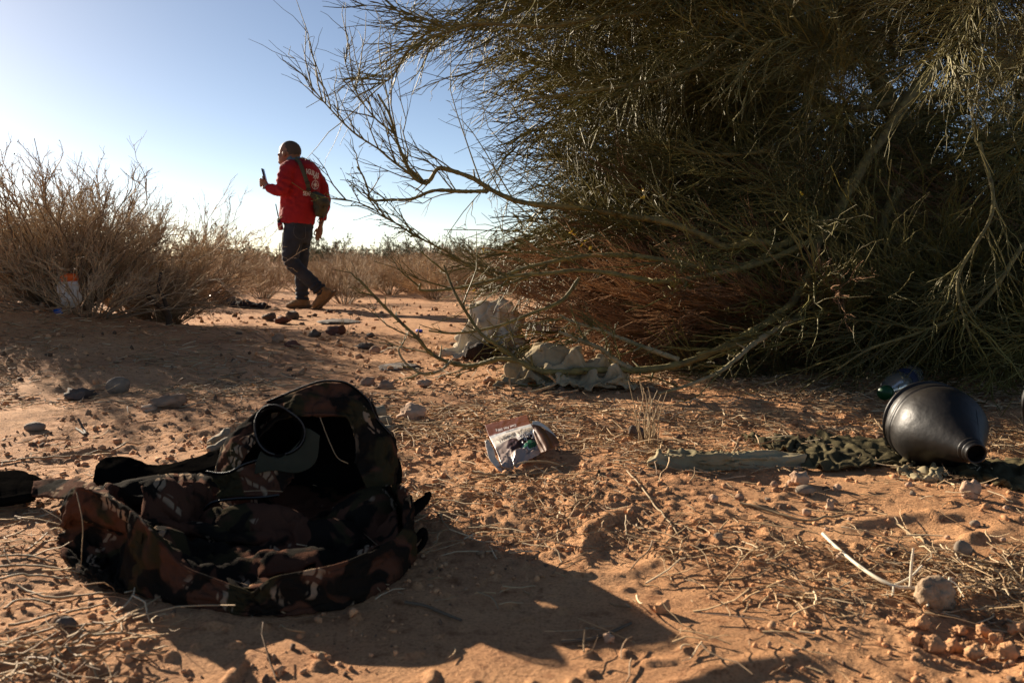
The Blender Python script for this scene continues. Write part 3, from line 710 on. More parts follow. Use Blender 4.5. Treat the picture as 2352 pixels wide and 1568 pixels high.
def shrub_parts(seed, h, w, nst, n2, n3, rmain=0.004, leaves=600, lean=(0, 0), k=7, r3=0.0008, spread=0.75):
    """returns stem and twig geometry of a many-stemmed shrub around the origin"""
    rs = np.random.RandomState(seed)
    st, tw, lf = Acc(), Acc(), Acc()
    az = rs.uniform(0, 2 * math.pi, nst); tilt = spread * np.sqrt(rs.rand(nst)) * 1.25
    d = np.stack([np.cos(az) * np.sin(tilt) + lean[0], np.sin(az) * np.sin(tilt) + lean[1], np.cos(tilt)], -1); d = unit(d)
    p0 = np.stack([np.cos(az) * tilt * 0.12 * w, np.sin(az) * tilt * 0.12 * w, np.zeros(nst) - 0.02], -1)
    L = np.sqrt((w * np.sin(tilt)) ** 2 + (h * np.cos(tilt)) ** 2) * rs.uniform(0.6, 1.08, nst)
    c = curve_from(p0, d, L, 9, np.stack([d[:, 0] * .1, d[:, 1] * .1, 0.10 - 0.1 * tilt], -1), rs, 0.045)
    st.add(*tubes(c, np.repeat(np.linspace(rmain, rmain * .3, 9)[None], nst, 0), 4))
    def kids(par, pL, n, ang, lf_, r0, r1, kk, t0):
        B, K, _ = par.shape; t = rs.uniform(t0, 0.98, (B, n)); f = t * (K - 1); i = np.minimum(f.astype(int), K - 2); fr = (f - i)[..., None]; bi = np.arange(B)[:, None]
        p = par[bi, i] * (1 - fr) + par[bi, i + 1] * fr; T = unit(par[bi, i + 1] - par[bi, i])
        q = rs.normal(size=(B, n, 3)); q -= (q * T).sum(-1, keepdims=True) * T; q = unit(q)
        a = ang * rs.uniform(.6, 1.4, (B, n, 1)); dd = unit(T * np.cos(a) + q * np.sin(a) + np.array([0, 0, .12])).reshape(-1, 3)
        Lc = (pL[:, None] * lf_ * rs.uniform(.4, 1.2, (B, n)) * (1.1 - .4 * t)).ravel()
        cc = curve_from(p.reshape(-1, 3), dd, Lc, kk, -q.reshape(-1, 3) * .12, rs, 0.07)
        tw.add(*tubes(cc, np.repeat(np.linspace(r0, r1, kk)[None], len(cc), 0), 3)); return cc, Lc
    c2, l2 = kids(c, L, n2, 0.55, 0.42, rmain * .45, rmain * .2, 6, 0.18)
    c3, l3 = kids(c2, l2, n3, 0.65, 0.45, r3 * 1.5, r3 * .8, 4, 0.25)
    if leaves: lf.add(*leafbits(np.concatenate([c2[:, 3:].reshape(-1, 3), c3[:, 1:].reshape(-1, 3)]), leaves, rs))
    return st, tw, lf
def big_shrub(name, label, base, seed, h, w, nst, n2, n3, leaves, lean=(0, 0), rmain=0.006, spread=0.75, r3=0.0009):
    t = thing(name, label, "shrub", tuple(base))
    st, tw, lf = shrub_parts(seed, h, w, nst, n2, n3, rmain, leaves, lean, spread=spread, r3=r3)
    for nm, a, m in (("stems", st, M_STEM), ("twigs", tw, M_STRAW), ("leaves", lf, M_SLEAF)):
        if a.n:
            o = link(nm, a.mesh(nm, m), t); o.matrix_parent_inverse = Matrix.Identity(4)
            if nm != "stems": o["kind"] = "stuff"
    return t
def gpt(px, Y, dz=0.0):
    x = (px - 1176) / FPX * Y; return (x, Y, float(gh(x, Y)) + dz)
big_shrub("dry_shrub", "tall twiggy brown shrub on the sandy mound at the left edge", gpt(150, 4.75), 900, 0.70, 0.98, 140, 14, 7, 3500, (-0.05, 0.0), 0.0075)
big_shrub("dry_shrub", "bushy brown shrub with a dark crooked stem, between the tall left shrub and the walker", gpt(330, 5.9), 901, 0.76, 1.0, 120, 14, 7, 2600, (0.10, 0.0))
big_shrub("dry_shrub", "brown shrub leaning in from outside the frame at far left", gpt(-110, 5.4), 902, 0.85, 1.0, 90, 13, 6, 2000)
big_shrub("dry_shrub", "low brown shrub spilling over the path edge left of the black bag", gpt(375, 5.5), 903, 0.42, 0.62, 70, 12, 6, 900, (0.12, -0.1), 0.004)
big_shrub("dry_shrub", "drooping bleached stalks at the foot of the tall left shrub", gpt(210, 4.45), 904, 0.45, 0.75, 46, 8, 4, 150, (0.25, -0.25), 0.005, spread=1.15)
acc = Acc()
q = [H(390, 745, 745) + np.array([0, 0, -.03]), H(385, 722, 745), H(362, 700, 745), H(340, 680, 745), H(365, 660, 745), H(370, 625, 745)]
acc.add(*tube1(q[:4], 0.022, 0.013, 20, 7, .15, 4)); acc.add(*tube1([q[1], H(378, 690, 745), q[4], q[5]], 0.014, 0.008, 20, 7, .15, 5))
link("dead_stem", acc.mesh("dead_stem", mat("dark_dead_wood", (0.07, 0.05, 0.035), 0.9, 0.3, 20)), None, None, "dark crooked dead stem rising from the shade of the left shrubs", "stem")

# scrub field behind the walker
FV = []
for i in range(5):
    st, tw, lf = shrub_parts(920 + i, 0.62, 0.62, 36, 9, 5, 0.0045, 260, k=6, r3=0.0016)
    FV.append((st.mesh("stems", M_STEM), tw.mesh("twigs", M_STRAW), lf.mesh("leaves", M_SLEAF)))
def copy_shrub(vi, loc, rz, s, label, group, sz=1.0):
    t = thing("scrub_shrub", label, "shrub", loc, group); t.rotation_euler = (0, 0, rz); t.scale = (s, s, s * sz)
    for nm, me in zip(("stems", "twigs", "leaves"), FV[vi]):
        o = link(nm, me, t); o.matrix_parent_inverse = Matrix.Identity(4)
        if nm != "stems": o["kind"] = "stuff"
    return t
copy_shrub(0, gpt(605, 9.3), 0.3, 1.0, "rounded brown shrub right behind the walker's front leg, left side", None, .95)
copy_shrub(1, gpt(792, 8.6), 1.3, 0.82, "small fan-shaped dry shrub just right of the walker's raised heel", None)
copy_shrub(2, gpt(1000, 9.6), 2.0, 1.0, "dark-based brown shrub seen under the tree's leafy shoot", None, .8)
copy_shrub(3, gpt(480, 8.3), 2.9, 0.95, "brown shrub behind the black bag on the path", None, .9)
rs = np.random.RandomState(55)
for i in range(190):
    u = rs.rand(); Yd = 10.5 * (60 / 10.5) ** u if i > 60 else rs.uniform(10.2, 16)
    px = rs.uniform(-250, 1500)
    s = rs.uniform(0.75, 1.15) * (1 + 0.35 * (Yd > 25))
    copy_shrub(rs.randint(5), gpt(px, Yd), rs.uniform(0, 6.28), s, "dry brown shrub in the scrub field behind the walking person", "dry shrubs of the scrub field", rs.uniform(0.62, 0.9))
# green creosote bushes on the skyline
M_CREO = mat("green_bush_leaf", (0.10, 0.115, 0.045), 0.7, 0.35, 6.0, rnd=0.25)
GV = []
for i in range(3):
    st, tw, lf = shrub_parts(960 + i, 1.0, 0.75, 26, 8, 4, 0.007, 2200, k=6, r3=0.003)
    lf2 = Acc(); rr = np.random.RandomState(i); V = np.vstack(tw.V)
    lf2.add(*leafbits(V[V[:, 2] > .25], 3600, rr, 0.02, 0.05))
    GV.append((st.mesh("stems", M_STEM), tw.mesh("twigs", M_STEM), lf2.mesh("leaves", M_CREO)))
def creo(vi, loc, rz, s, label, group=None, sz=1.0):
    t = thing("green_bush", label, "bush", loc, group); t.rotation_euler = (0, 0, rz); t.scale = (s, s, s * sz)
    for nm, me in zip(("stems", "twigs", "leaves"), GV[vi]):
        o = link(nm, me, t); o.matrix_parent_inverse = Matrix.Identity(4)
        if nm != "stems": o["kind"] = "stuff"
creo(0, gpt(497, 19), 0.4, 1.15, "pale airy bush rising above the scrub left of the walker", None, .95)
creo(1, gpt(468, 20.5), 1.4, 1.1, "pale airy bush half hidden behind the left shrub's tip")
for i, (px, Yd, s) in enumerate([(720, 30, 1.1), (745, 33, 1.2), (775, 31, 1.15), (800, 34, 1.2), (640, 34, 1.0), (585, 38, 1.0), (880, 33, 1.2), (910, 30, 1.1), (940, 34, 1.2), (980, 31, 1.2), (1020, 29, 1.1), (1060, 30, 1.2), (1110, 28, 1.2), (1150, 30, 1.2), (700, 36, 1.1), (850, 45, 1.0), (560, 50, 1.1), (1200, 30, 1.3), (1260, 30, 1.3), (1340, 33, 1.3)]):
    creo(i % 3, gpt(px, Yd), i * 1.1, s, "green bush in the row along the far fence", "green bushes along the far fence")
rs = np.random.RandomState(66)
for i in range(60):
    creo(i % 3, gpt(rs.uniform(-700, 2900), rs.uniform(60, 140)), rs.uniform(0, 6), rs.uniform(0.9, 1.4), "tiny far bush on the flat horizon", "far bushes on the horizon")
# fence far off
fence = thing("wire_fence", "thin far-off wire fence with slim metal posts on the skyline", "fence", gpt(843, 40))
MP = mat("fence_metal", (0.10, 0.095, 0.09), 0.6, 0.2, 5)
posts = []
for px, top, Yd in [(420, 566, 44), (530, 566, 42), (645, 559, 40), (745, 566, 40), (843, 567, 40), (906, 562, 39), (990, 560, 38.5), (1077, 549, 38), (1180, 555, 37), (1290, 555, 36)]:
    b = np.array(gpt(px, Yd)); hgt = P(px, top, Yd)[2] - b[2]
    V, F = tubes(np.array([[b, b + [0, 0, hgt * .5], b + [0, 0, hgt]]]), np.full((1, 3), 0.028), 5)
    link("post", mk("post", V, F, MP), fence); posts.append((b, hgt))
for hz in (0.4, 0.7, 1.0):
    V, F = tubes(np.array([[b + [0, 0, hz * 1.15] for b, h in posts]]), np.full((1, len(posts)), 0.006), 4)
    link("wire", mk("wire", V, F, MP), fence)
b = np.array(gpt(1017, 36)); acc = Acc()
for dx in (-.18, .0, .2):
    top = b + [0.0, 0, 0.85]; acc.add(*tubes(np.array([[b + [dx, .1 * (dx == 0), 0], (b + [dx, 0, 0] + top) / 2, top]]), np.full((1, 3), 0.03), 5))
acc.add(*tubes(np.array([[b + [0, 0, .85], b + [0, 0, 1.1]]]), np.full((1, 2), 0.035), 5))
link("tripod_post", acc.mesh("tripod_post", MP), None, None, "dark three-legged brace standing by the far fence", "post")

# ------------------------------------------------------------------ dry twig litter on the ground
rs = np.random.RandomState(70)
N = 52000
yy = np.exp(rs.uniform(math.log(0.85), math.log(6.5), N)); tx = rs.uniform(-0.75, 0.78, N); xx = tx * yy
band = np.exp(-((yy - 2.35 - 0.25 * np.clip(-xx, 0, 1)) / 0.72) ** 2) * np.clip((tx + 0.42) / 0.22, 0.06, 1)
right = np.clip((tx - 0.10) / 0.35, 0, 1) * np.clip((yy - 1.05 + (tx - 0.35) * 0.5) / 0.25, 0, 1) * np.exp(-((yy - 1.5) / 0.8) ** 2) * 0.75
ll = np.clip((-tx - 0.44) / 0.14, 0, 1) * np.exp(-((yy - 1.1) / 0.3) ** 2) * 0.5
path = 0.14 * np.exp(-((yy - 3.6) / 1.4) ** 2) + 0.006
bush = np.clip((-tx - 0.25) / 0.2, 0, 1) * np.exp(-((yy - 3.6) / 1.0) ** 2) * 0.45
under = np.clip((tx - 0.1) / 0.2, 0, 1) * np.clip((yy - 2.2) / 0.5, 0, 1) * 1.2
den = band + right + ll + path + bush + under
den *= np.clip(0.60 + 1.3 * fbm(xx * 2.6, yy * 2.6, None, 71, 3), 0.05, 1.5)
keep = rs.rand(N) < den
xx, yy = xx[keep], yy[keep]; n = len(xx)
L = 0.02 + 0.085 * rs.rand(n) ** 2.2; a = rs.uniform(0, 2 * math.pi, n)
d = np.stack([np.cos(a), np.sin(a) * .8, rs.normal(size=n) * 0.10], -1)
p0 = np.stack([xx, yy, np.zeros(n)], -1) - d * L[:, None] / 2
bend = np.stack([-np.sin(a), np.cos(a), 0.15 * rs.normal(size=n)], -1) * rs.normal(size=(n, 1)) * 0.35
c = curve_from(p0, d, L, 5, bend, rs, 0.05)
c[..., 2] = c[..., 2] - c[..., 2].min(1, keepdims=True) * 0.7 + (ground_z(xx, yy) + rs.uniform(0.0, 0.010, n))[:, None]
r = rs.uniform(0.0007, 0.0020, n)[:, None] * np.linspace(1.15, .7, 5)[None] * np.clip(yy / 2.0, 0.8, 1.4)[:, None]
V, F = tubes(c, r, 3)
tt = np.ones((n, 4)); k = rs.rand(n, 1)
tt[:, :3] = np.where(k < .55, np.array([[.46, .31, .165]]), np.where(k < .85, np.array([[.24, .15, .08]]), np.array([[.62, .47, .29]]))) * rs.uniform(.7, 1.2, (n, 1))
M_LIT = mat("litter_twig", (1, 1, 1), 0.75, attr="tint")
link("twig_litter", mk("twig_litter", V, F, M_LIT, True, np.repeat(tt, 15, 0)), label="litter of short dry twigs spread over the sandy ground", cat="twig litter", kind="stuff")
# longer stalks that can be told apart
M_STALK = mat("dry_stalk", (0.40, 0.28, 0.15), 0.7, 0.35, 30)
def stalk(pts, r0, r1, label, m=M_STALK, group=None, name="dry_stalk", cat="stalk", lift=0.004, extra=()):
    acc = Acc()
    for pp, a, b in [(pts, r0, r1)] + list(extra):
        q = np.array([H(*p) if len(p) == 3 else G(*p) for p in pp]); cc = catmull(q, 18)
        lo = ground_z(cc[:, 0], cc[:, 1]) + lift; cc[:, 2] = np.maximum(cc[:, 2], lo)
        V, F = tubes(cc[None], (np.linspace(a, b, 18) * (1 + .12 * vnoise(np.arange(18) * .8, np.zeros(18), None, 3)))[None], 6); acc.add(V, F)
    return link(name, acc.mesh(name, m), None, None, label, cat, group)
gl = "dry straw stalks in the lower left corner"
for pts in [[(0, 1500), (90, 1465), (180, 1450), (290, 1432)], [(60, 1545), (150, 1500), (220, 1470), (300, 1425)], [(-20, 1520), (70, 1518), (130, 1530), (170, 1568)], [(150, 1500), (190, 1530), (225, 1566)], [(0, 1310), (80, 1305), (150, 1310), (210, 1318)], [(0, 1290), (60, 1285), (130, 1297)], [(20, 1450), (110, 1430), (180, 1405), (250, 1390)], [(60, 1275), (90, 1250), (110, 1230)], [(0, 1335), (90, 1325), (160, 1330)], [(200, 1475), (280, 1470), (360, 1480)], [(10, 1400), (60, 1380), (120, 1388)], [(40, 1350), (110, 1372), (200, 1365), (290, 1358)]]:
    stalk(pts, 0.0022, 0.0013, "dry straw stalk among the stalks in the lower left corner", group=gl)
stalk([(1890, 1225, 1232), (1920, 1255, 1262), (1985, 1308, 1322), (2050, 1345, 1352), (2100, 1350, 1356), (2145, 1362, 1368), (2175, 1350, 1362), (2182, 1325, 1360)], 0.0036, 0.0024, "bleached white forked twig lying in the lower right", mat("bleached_twig", (0.74, 0.64, 0.47), 0.6, 0.15, 20), None, "white_twig", "twig", 0.006,
      [([(2050, 1345, 1352), (2090, 1325, 1345), (2118, 1298, 1340)], .002, .0015), ([(2090, 1350, 1356), (2093, 1300, 1350), (2098, 1258, 1350)], .0022, .0015), ([(2135, 1360, 1366), (2132, 1380, 1384), (2130, 1395, 1396)], .002, .0015), ([(2052, 1346, 1352), (2050, 1368, 1370)], .002, .0018), ([(2145, 1360, 1366), (2185, 1335, 1350), (2215, 1370, 1372)], .0018, .0012)])
stalk([(1440, 1095), (1500, 1165), (1540, 1215), (1562, 1240)], 0.0022, 0.0012, "thin dry stalk lying slantwise on the sand below the sugar packet")
stalk([(1085, 1090), (1130, 1098), (1200, 1095), (1300, 1070)], 0.004, 0.0025, "thick curved dry stalk in front of the sugar packet")
stalk([(1160, 1080, 1085), (1200, 1062, 1085), (1260, 1060, 1082), (1310, 1078)], 0.0022, 0.0015, "arched thin stalk at the lower edge of the sugar packet")
stalk([(1260, 860, 905), (1275, 880, 903), (1240, 895, 905), (1180, 905)], 0.005, 0.003, "bent dry twig standing up in front of the cloth heap", extra=[([(1170, 870, 900), (1172, 885, 900), (1178, 900, 902)], .0035, .003)])
stalk([(1700, 1165), (1770, 1180), (1850, 1195), (1945, 1180)], 0.0032, 0.002, "long wavy dry stalk lying below the dark green garment")
stalk([(2060, 1200), (2120, 1250), (2180, 1300), (2230, 1330)], 0.0026, 0.0015, "dry stalk slanting past the pitted rock")
stalk([(0, 1065), (140, 1050), (250, 1036), (330, 1018)], 0.0028, 0.0018, "long straight dry stalk on the sand above the bag's strap")
stalk([(180, 962, 985), (192, 985, 990), (196, 1000), (175, 985)], 0.004, 0.003, "small dark forked stick beside the long straight stalk", mat("dark_stick", (.12, .09, .06), .8))
stalk([(1290, 1480), (1330, 1478), (1370, 1472), (1450, 1440)], 0.003, 0.0018, "short dark twig at the lower rim of the bag's shadow", mat("dark_stick", (.12, .09, .06), .8))
stalk([(930, 1395), (980, 1402), (1010, 1412), (1060, 1428)], 0.0025, 0.0018, "dark twig lying inside the bag's shadow", mat("dark_stick", (.12, .09, .06), .8))
# stubble tufts
def tuft(px, gy, h, n, label, seed, spread=0.25):
    g = G(px, gy); rs = np.random.RandomState(seed)
    az = rs.uniform(0, 6.28, n); tl = spread * rs.rand(n) + .04
    d = unit(np.stack([np.cos(az) * np.sin(tl), np.sin(az) * np.sin(tl), np.cos(tl)], -1))
    p0 = np.stack([np.cos(az) * .02, np.sin(az) * .02, np.zeros(n)], -1) * rs.rand(n, 1) * 1.5
    c = curve_from(p0, d, h * rs.uniform(.4, 1.1, n), 5, np.zeros((n, 3)), rs, .05)
    V, F = tubes(c, np.repeat(np.linspace(.0017, .001, 5)[None], n, 0), 4)
    link("grass_stubble", mk("grass_stubble", V, F, M_STALK), None, (g[0], g[1], float(ground_z(g[:1], g[1:2])[0]) - .005), label, "dry grass")
tuft(1492, 1020, 0.15, 26, "stubble of dry grass stalks at the end of the dark green garment", 5)
tuft(905, 722, 0.16, 14, "small dead weed on the sand right of the walker's heel", 6, 0.9)
tuft(790, 765, 0.14, 14, "wisp of dry grass beside the reddish brown path rock", 7, 0.7)
# ------------------------------------------------------------------ the walking person
def mzv(zx, zy): return (900 + zx / 1.96) / 1.7415, (500 + zy / 1.96) / 1.7415
YM = float(G(*mzv(565, 1440))[1])
MU = YM / FPX * 0.29297                     # metres per unit
def M(zx, zy, w=0.0):
    p = P(*mzv(zx, zy), YM); return p + np.array([0, -w, 0])
def loft(chain, n=20, cap=True):
    """chain: (zx, zy, depth, half width in units, half depth in metres)"""
    C = np.array([M(c[0], c[1], c[2]) for c in chain]); A = np.array([c[3] * MU for c in chain]); B = np.array([c[4] for c in chain])
    m = max(len(chain) * 4, 8); C = catmull(C, m)
    A = np.maximum(catmull(np.stack([A, A, A], 1), m)[:, 0], .002); B = np.maximum(catmull(np.stack([B, B, B], 1), m)[:, 0], .002)
    T = unit(np.gradient(C, axis=0)); Yx = np.array([0, 1.0, 0])
    S = unit(np.cross(T, Yx)); D = unit(np.cross(S, T))
    a = np.arange(n) * 2 * math.pi / n
    V = C[:, None] + A[:, None, None] * np.cos(a)[None, :, None] * S[:, None] + B[:, None, None] * np.sin(a)[None, :, None] * D[:, None]
    V = V.reshape(-1, 3); F = grid_faces(m, n, True).tolist()
    nb = len(V); V = np.vstack([V, C[0], C[-1]])
    for i in range(n):
        F.append([nb, (i + 1) % n, i]); F.append([nb + 1, (m - 1) * n + i, (m - 1) * n + (i + 1) % n])
    return V, F
def ellips(c, r, rot=0.0, n=24):
    V, F = ICO[4]; V = V * np.array(r); ca, sa = math.cos(rot), math.sin(rot)
    V = V @ np.array([[ca, 0, sa], [0, 1, 0], [-sa, 0, ca]]); return V + np.array(c), F.tolist()
def fuse(name, parts, voxel, m, smooth=4, parent=None, post=None):
    VV = []; FF = []; n = 0
    for V, F in parts:
        VV += [tuple(v) for v in V]; FF += [tuple(i + n for i in f) for f in F]; n += len(V)
    me = bpy.data.meshes.new(name); me.from_pydata(VV, [], FF); me.update()
    o = bpy.data.objects.new("tmp", me); COL.objects.link(o)
    r = o.modifiers.new("r", 'REMESH'); r.mode = 'VOXEL'; r.voxel_size = voxel
    if smooth:
        s = o.modifiers.new("s", 'SMOOTH'); s.iterations = smooth; s.factor = 0.5
    dg = bpy.context.evaluated_depsgraph_get(); out = bpy.data.meshes.new_from_object(o.evaluated_get(dg))
    bpy.data.objects.remove(o)
    out.name = name; out.materials.clear(); out.materials.append(m)
    if post:
        n = len(out.vertices); co = np.empty(n * 3, np.float32); out.vertices.foreach_get("co", co); nr = np.empty(n * 3, np.float32); out.vertex_normals.foreach_get("vector", nr)
        co = post(co.reshape(-1, 3).astype(float), nr.reshape(-1, 3).astype(float)); out.vertices.foreach_set("co", co.astype(np.float32).ravel()); out.update()
    out.polygons.foreach_set("use_smooth", np.ones(len(out.polygons), bool))
    return link(name, out, parent) if parent is not None else out
def wrinkle(amp, f, seed, stretch=(1, 1, 1)):
    def fn(co, nr):
        q = co * np.array(stretch)
        d = fold_noise(q, f, seed) * amp + fold_noise(q, f * 2.4, seed + 5) * amp * .35
        return co + nr * d[:, None]
    return fn
M_SKIN = mat("skin", (0.30, 0.16, 0.105), 0.55, 0.25, 30)
M_HAIR = mat("cropped_grey_hair", (0.10, 0.075, 0.06), 0.8, 0.35, 300, bump=0.002, bscale=500)
M_SHIRT = mat("red_sweatshirt", (0.33, 0.014, 0.019), 0.85, 0.22, 9, bump=0.0015, bscale=300)
M_JEAN = mat("dark_jeans", (0.035, 0.042, 0.055), 0.85, 0.4, 7, bump=0.001, bscale=500)
M_BOOT = mat("suede_boot", (0.26, 0.155, 0.07), 0.9, 0.35, 14, bump=0.001, bscale=200)
M_SOLE = mat("boot_sole", (0.14, 0.09, 0.05), 0.9, 0.2, 20)
M_WHITE = mat("white_print", (0.75, 0.70, 0.66), 0.8)
foot = M(565, 1440)
person = thing("person", "person in red sweatshirt and dark jeans walking left while looking at a phone", "person", (foot[0], foot[1], float(gh(foot[0], foot[1]))))
# --- body: head, neck, hidden trunk, arms with hands, one continuous skin
def finger(pts, r): return loft([(x, y, w, r * k, r * k * MU) for (x, y, w), k in zip(pts, (1.0, 1.0, .92, .75))], 10)
hd = -0.10
parts = []
parts.append(ellips(M(512, 208, 0.0), (84 * MU, 0.078, 80 * MU), 0.25))                 # cranium
parts.append(ellips(M(468, 262, 0.0), (48 * MU, 0.060, 62 * MU), 0.15))                 # face
parts.append(ellips(M(475, 312, 0.0), (33 * MU, 0.048, 30 * MU), -0.5))                 # jaw and chin
parts.append(ellips(M(428, 235, 0.0), (13 * MU, 0.040, 10 * MU), 0.2))                  # brow
parts.append(loft([(436, 250, 0, 7, .009), (431, 272, 0, 11, .012), (430, 294, 0, 13, .016), (438, 303, 0, 9, .015)], 12))   # nose
parts.append(ellips(M(444, 318, 0.0), (10 * MU, 0.022, 7 * MU), 0.2))                   # lips
parts.append(ellips(M(482, 236, 0.080), (15 * MU, 0.013, 24 * MU), -0.15))              # near ear
parts.append(ellips(M(486, 236, -0.080), (15 * MU, 0.013, 24 * MU), -0.15))
parts.append(loft([(520, 240, 0, 50, .058), (545, 290, 0, 52, .062), (570, 340, 0, 62, .075)], 16))                          # neck
parts.append(loft([(575, 330, 0, 60, .12), (590, 420, 0, 95, .15), (580, 600, 0, 100, .13), (575, 780, 0, 90, .14), (570, 860, 0, 80, .14)], 20))   # hidden trunk
parts.append(loft([(545, 330, .17, 36, .045), (520, 430, .20, 36, .045), (505, 525, .22, 32, .04), (440, 520, .21, 27, .032), (385, 497, .19, 20, .025), (368, 488, .185, 17, .022)], 14))   # near arm
# near hand closed on the phone
parts.append(loft([(380, 495, .185, 20, .022), (360, 478, .18, 26, .026), (345, 462, .178, 27, .027), (338, 446, .176, 20, .022)], 14))
for j, (dy, dw) in enumerate([(0, .026), (17, .022), (33, .018), (48, .012)]):
    parts.append(finger([(352, 447 + dy, .176 + dw), (330, 440 + dy, .172 + dw), (320, 446 + dy * .96, .155 + dw * .5), (332, 452 + dy * .9, .146)], 8.5 if j < 3 else 7))
parts.append(finger([(352, 452, .158), (345, 436, .148), (336, 424, .146), (330, 414, .150)], 9))
# far arm hanging, open hand
parts.append(loft([(655, 360, -.16, 36, .045), (715, 470, -.20, 36, .045), (745, 560, -.21, 32, .04), (735, 660, -.20, 27, .034), (717, 760, -.19, 20, .026), (712, 790, -.19, 17, .022)], 14))
parts.append(loft([(712, 785, -.19, 18, .020), (706, 815, -.19, 27, .019), (700, 845, -.19, 29, .017), (696, 860, -.19, 26, .014)], 14))
for (x0, x1, y1, w) in [(682, 676, 893, -.175), (692, 686, 908, -.18), (703, 700, 912, -.19), (713, 716, 900, -.20)]:
    parts.append(finger([(x0, 848, w), ((x0 + x1) / 2 - 1, 872, w), (x1 - 1, (860 + y1) / 2 + 5, w + .004), (x1 + 1, y1, w + .008)], 6.6))
parts.append(finger([(686, 808, -.17), (672, 830, -.16), (667, 848, -.158), (668, 862, -.158)], 7.2))
# hidden legs keep the figure one piece
parts.append(loft([(560, 840, .08, 60, .08), (535, 960, .09, 55, .075), (525, 1070, .09, 45, .06), (630, 1180, .09, 38, .05), (745, 1290, .09, 30, .04), (790, 1340, .09, 28, .04)], 14))
parts.append(loft([(590, 840, -.08, 60, .08), (580, 960, -.09, 52, .07), (572, 1090, -.09, 42, .055), (585, 1240, -.09, 36, .048), (590, 1380, -.09, 30, .042)], 14))
body = fuse("body", parts, 0.0058, M_SKIN, 3, person)
# --- short hair: a shell over the back of the skull
V, F = ICO[4]; V = V.copy()
keep = (V[:, 2] > -0.42 - 0.25 * V[:, 0]) & (V[:, 0] > -0.18 - 0.1 * V[:, 2])
Fk = F[keep[F].all(1)]
Vh = V * np.array((84.8 * MU, 0.0788, 80.8 * MU)) * (1 + .012 * vnoise(V[:, 0] * 30, V[:, 1] * 30, V[:, 2] * 30 + 3, 4))[:, None]
ca, sa = math.cos(.25), math.sin(.25); Vh = Vh @ np.array([[ca, 0, sa], [0, 1, 0], [-sa, 0, ca]]) + M(512, 208)
hair = link("hair", mk("hair", Vh, Fk, M_HAIR), person)
# --- eye and brow
e = ellips(M(437, 248, .036), (6 * MU, .007, 4.5 * MU)); link("eyebrow", mk("eyebrow", ellips(M(431, 234, .037), (11 * MU, .008, 4.5 * MU), .35)[0], np.array(e[1]), M_HAIR), person)
link("eye", mk("eye", e[0], np.array(e[1]), mat("eye", (.02, .015, .012), .3)), person)
# --- shirt
sp = []
sp.append(loft([(556, 283, 0, 55, .075), (572, 320, 0, 92, .15), (592, 370, 0, 128, .195), (592, 440, 0, 142, .20), (585, 540, 0, 146, .185), (576, 640, 0, 138, .18), (568, 720, 0, 132, .18), (566, 772, 0, 128, .18)], 32))
sp.append(ellips(M(545, 352, .15), (62 * MU, .085, 62 * MU)))
sp.append(ellips(M(640, 350, -.14), (70 * MU, .085, 66 * MU)))
sp.append(loft([(540, 345, .17, 58, .075), (520, 430, .205, 58, .068), (512, 500, .225, 54, .062), (505, 525, .225, 48, .058), (465, 527, .222, 42, .052), (420, 515, .208, 34, .044), (384, 503, .192, 27, .035)], 20))
sp.append(ellips(M(512, 528, .222), (48 * MU, .058, 40 * MU)))
sp.append(loft([(655, 360, -.16, 56, .070), (705, 450, -.20, 55, .066), (735, 545, -.215, 50, .060), (742, 600, -.21, 44, .054), (735, 670, -.20, 36, .045), (724, 735, -.195, 28, .036)], 20))
def shirt_post(co, nr):
    d = fold_noise(co * np.array([1, 1, 1.5]), 10, 61) * .007 + fold_noise(co, 26, 66) * .003
    # sleeve creases where the elbow bends
    el = M(512, 528, .22); w = np.exp(-((co - el) ** 2).sum(1) / .02)
    d = d + w * .006 * np.sin((co[:, 0] * 60 + co[:, 2] * 90))
    return co + nr * d[:, None]
shirt = fuse("sweatshirt", sp, 0.0085, M_SHIRT, 5, person, shirt_post)
link("collar", mk("collar", *[np.array(a) for a in (lambda V, F: (V, [f for f in F if len(f) == 4]))(*loft([(548, 305, 0, 62, .082), (542, 285, 0, 60, .078), (535, 268, 0, 57, .072), (541, 262, 0, 54, .069)], 28))], mat("blue_collar", (.09, .16, .22), .85, .2, 20)), shirt)
# --- jeans
jp = []
jp.append(loft([(578, 745, 0, 112, .165), (576, 800, 0, 110, .165), (572, 860, 0, 106, .165), (562, 905, 0, 98, .155)], 28))
jp.append(ellips(M(618, 845, .06), (58 * MU, .085, 62 * MU)))
jp.append(loft([(556, 860, .075, 90, .088), (545, 930, .088, 76, .086), (538, 1000, .095, 66, .080), (536, 1050, .098, 60, .075), (556, 1088, .098, 58, .070), (610, 1140, .098, 52, .064), (668, 1198, .098, 50, .060), (718, 1245, .098, 49, .058), (752, 1278, .098, 50, .058), (785, 1302, .098, 46, .055)], 22))
jp.append(loft([(590, 860, -.075, 72, .085), (590, 960, -.088, 55, .080), (580, 1050, -.095, 52, .070), (572, 1130, -.095, 50, .062), (578, 1210, -.095, 48, .058), (584, 1290, -.095, 49, .058), (586, 1340, -.095, 50, .060), (588, 1378, -.095, 47, .058)], 22))
A0 = M(588, 1375, -.095); A1 = M(770, 1292, .098); K1 = M(536, 1070, .098)
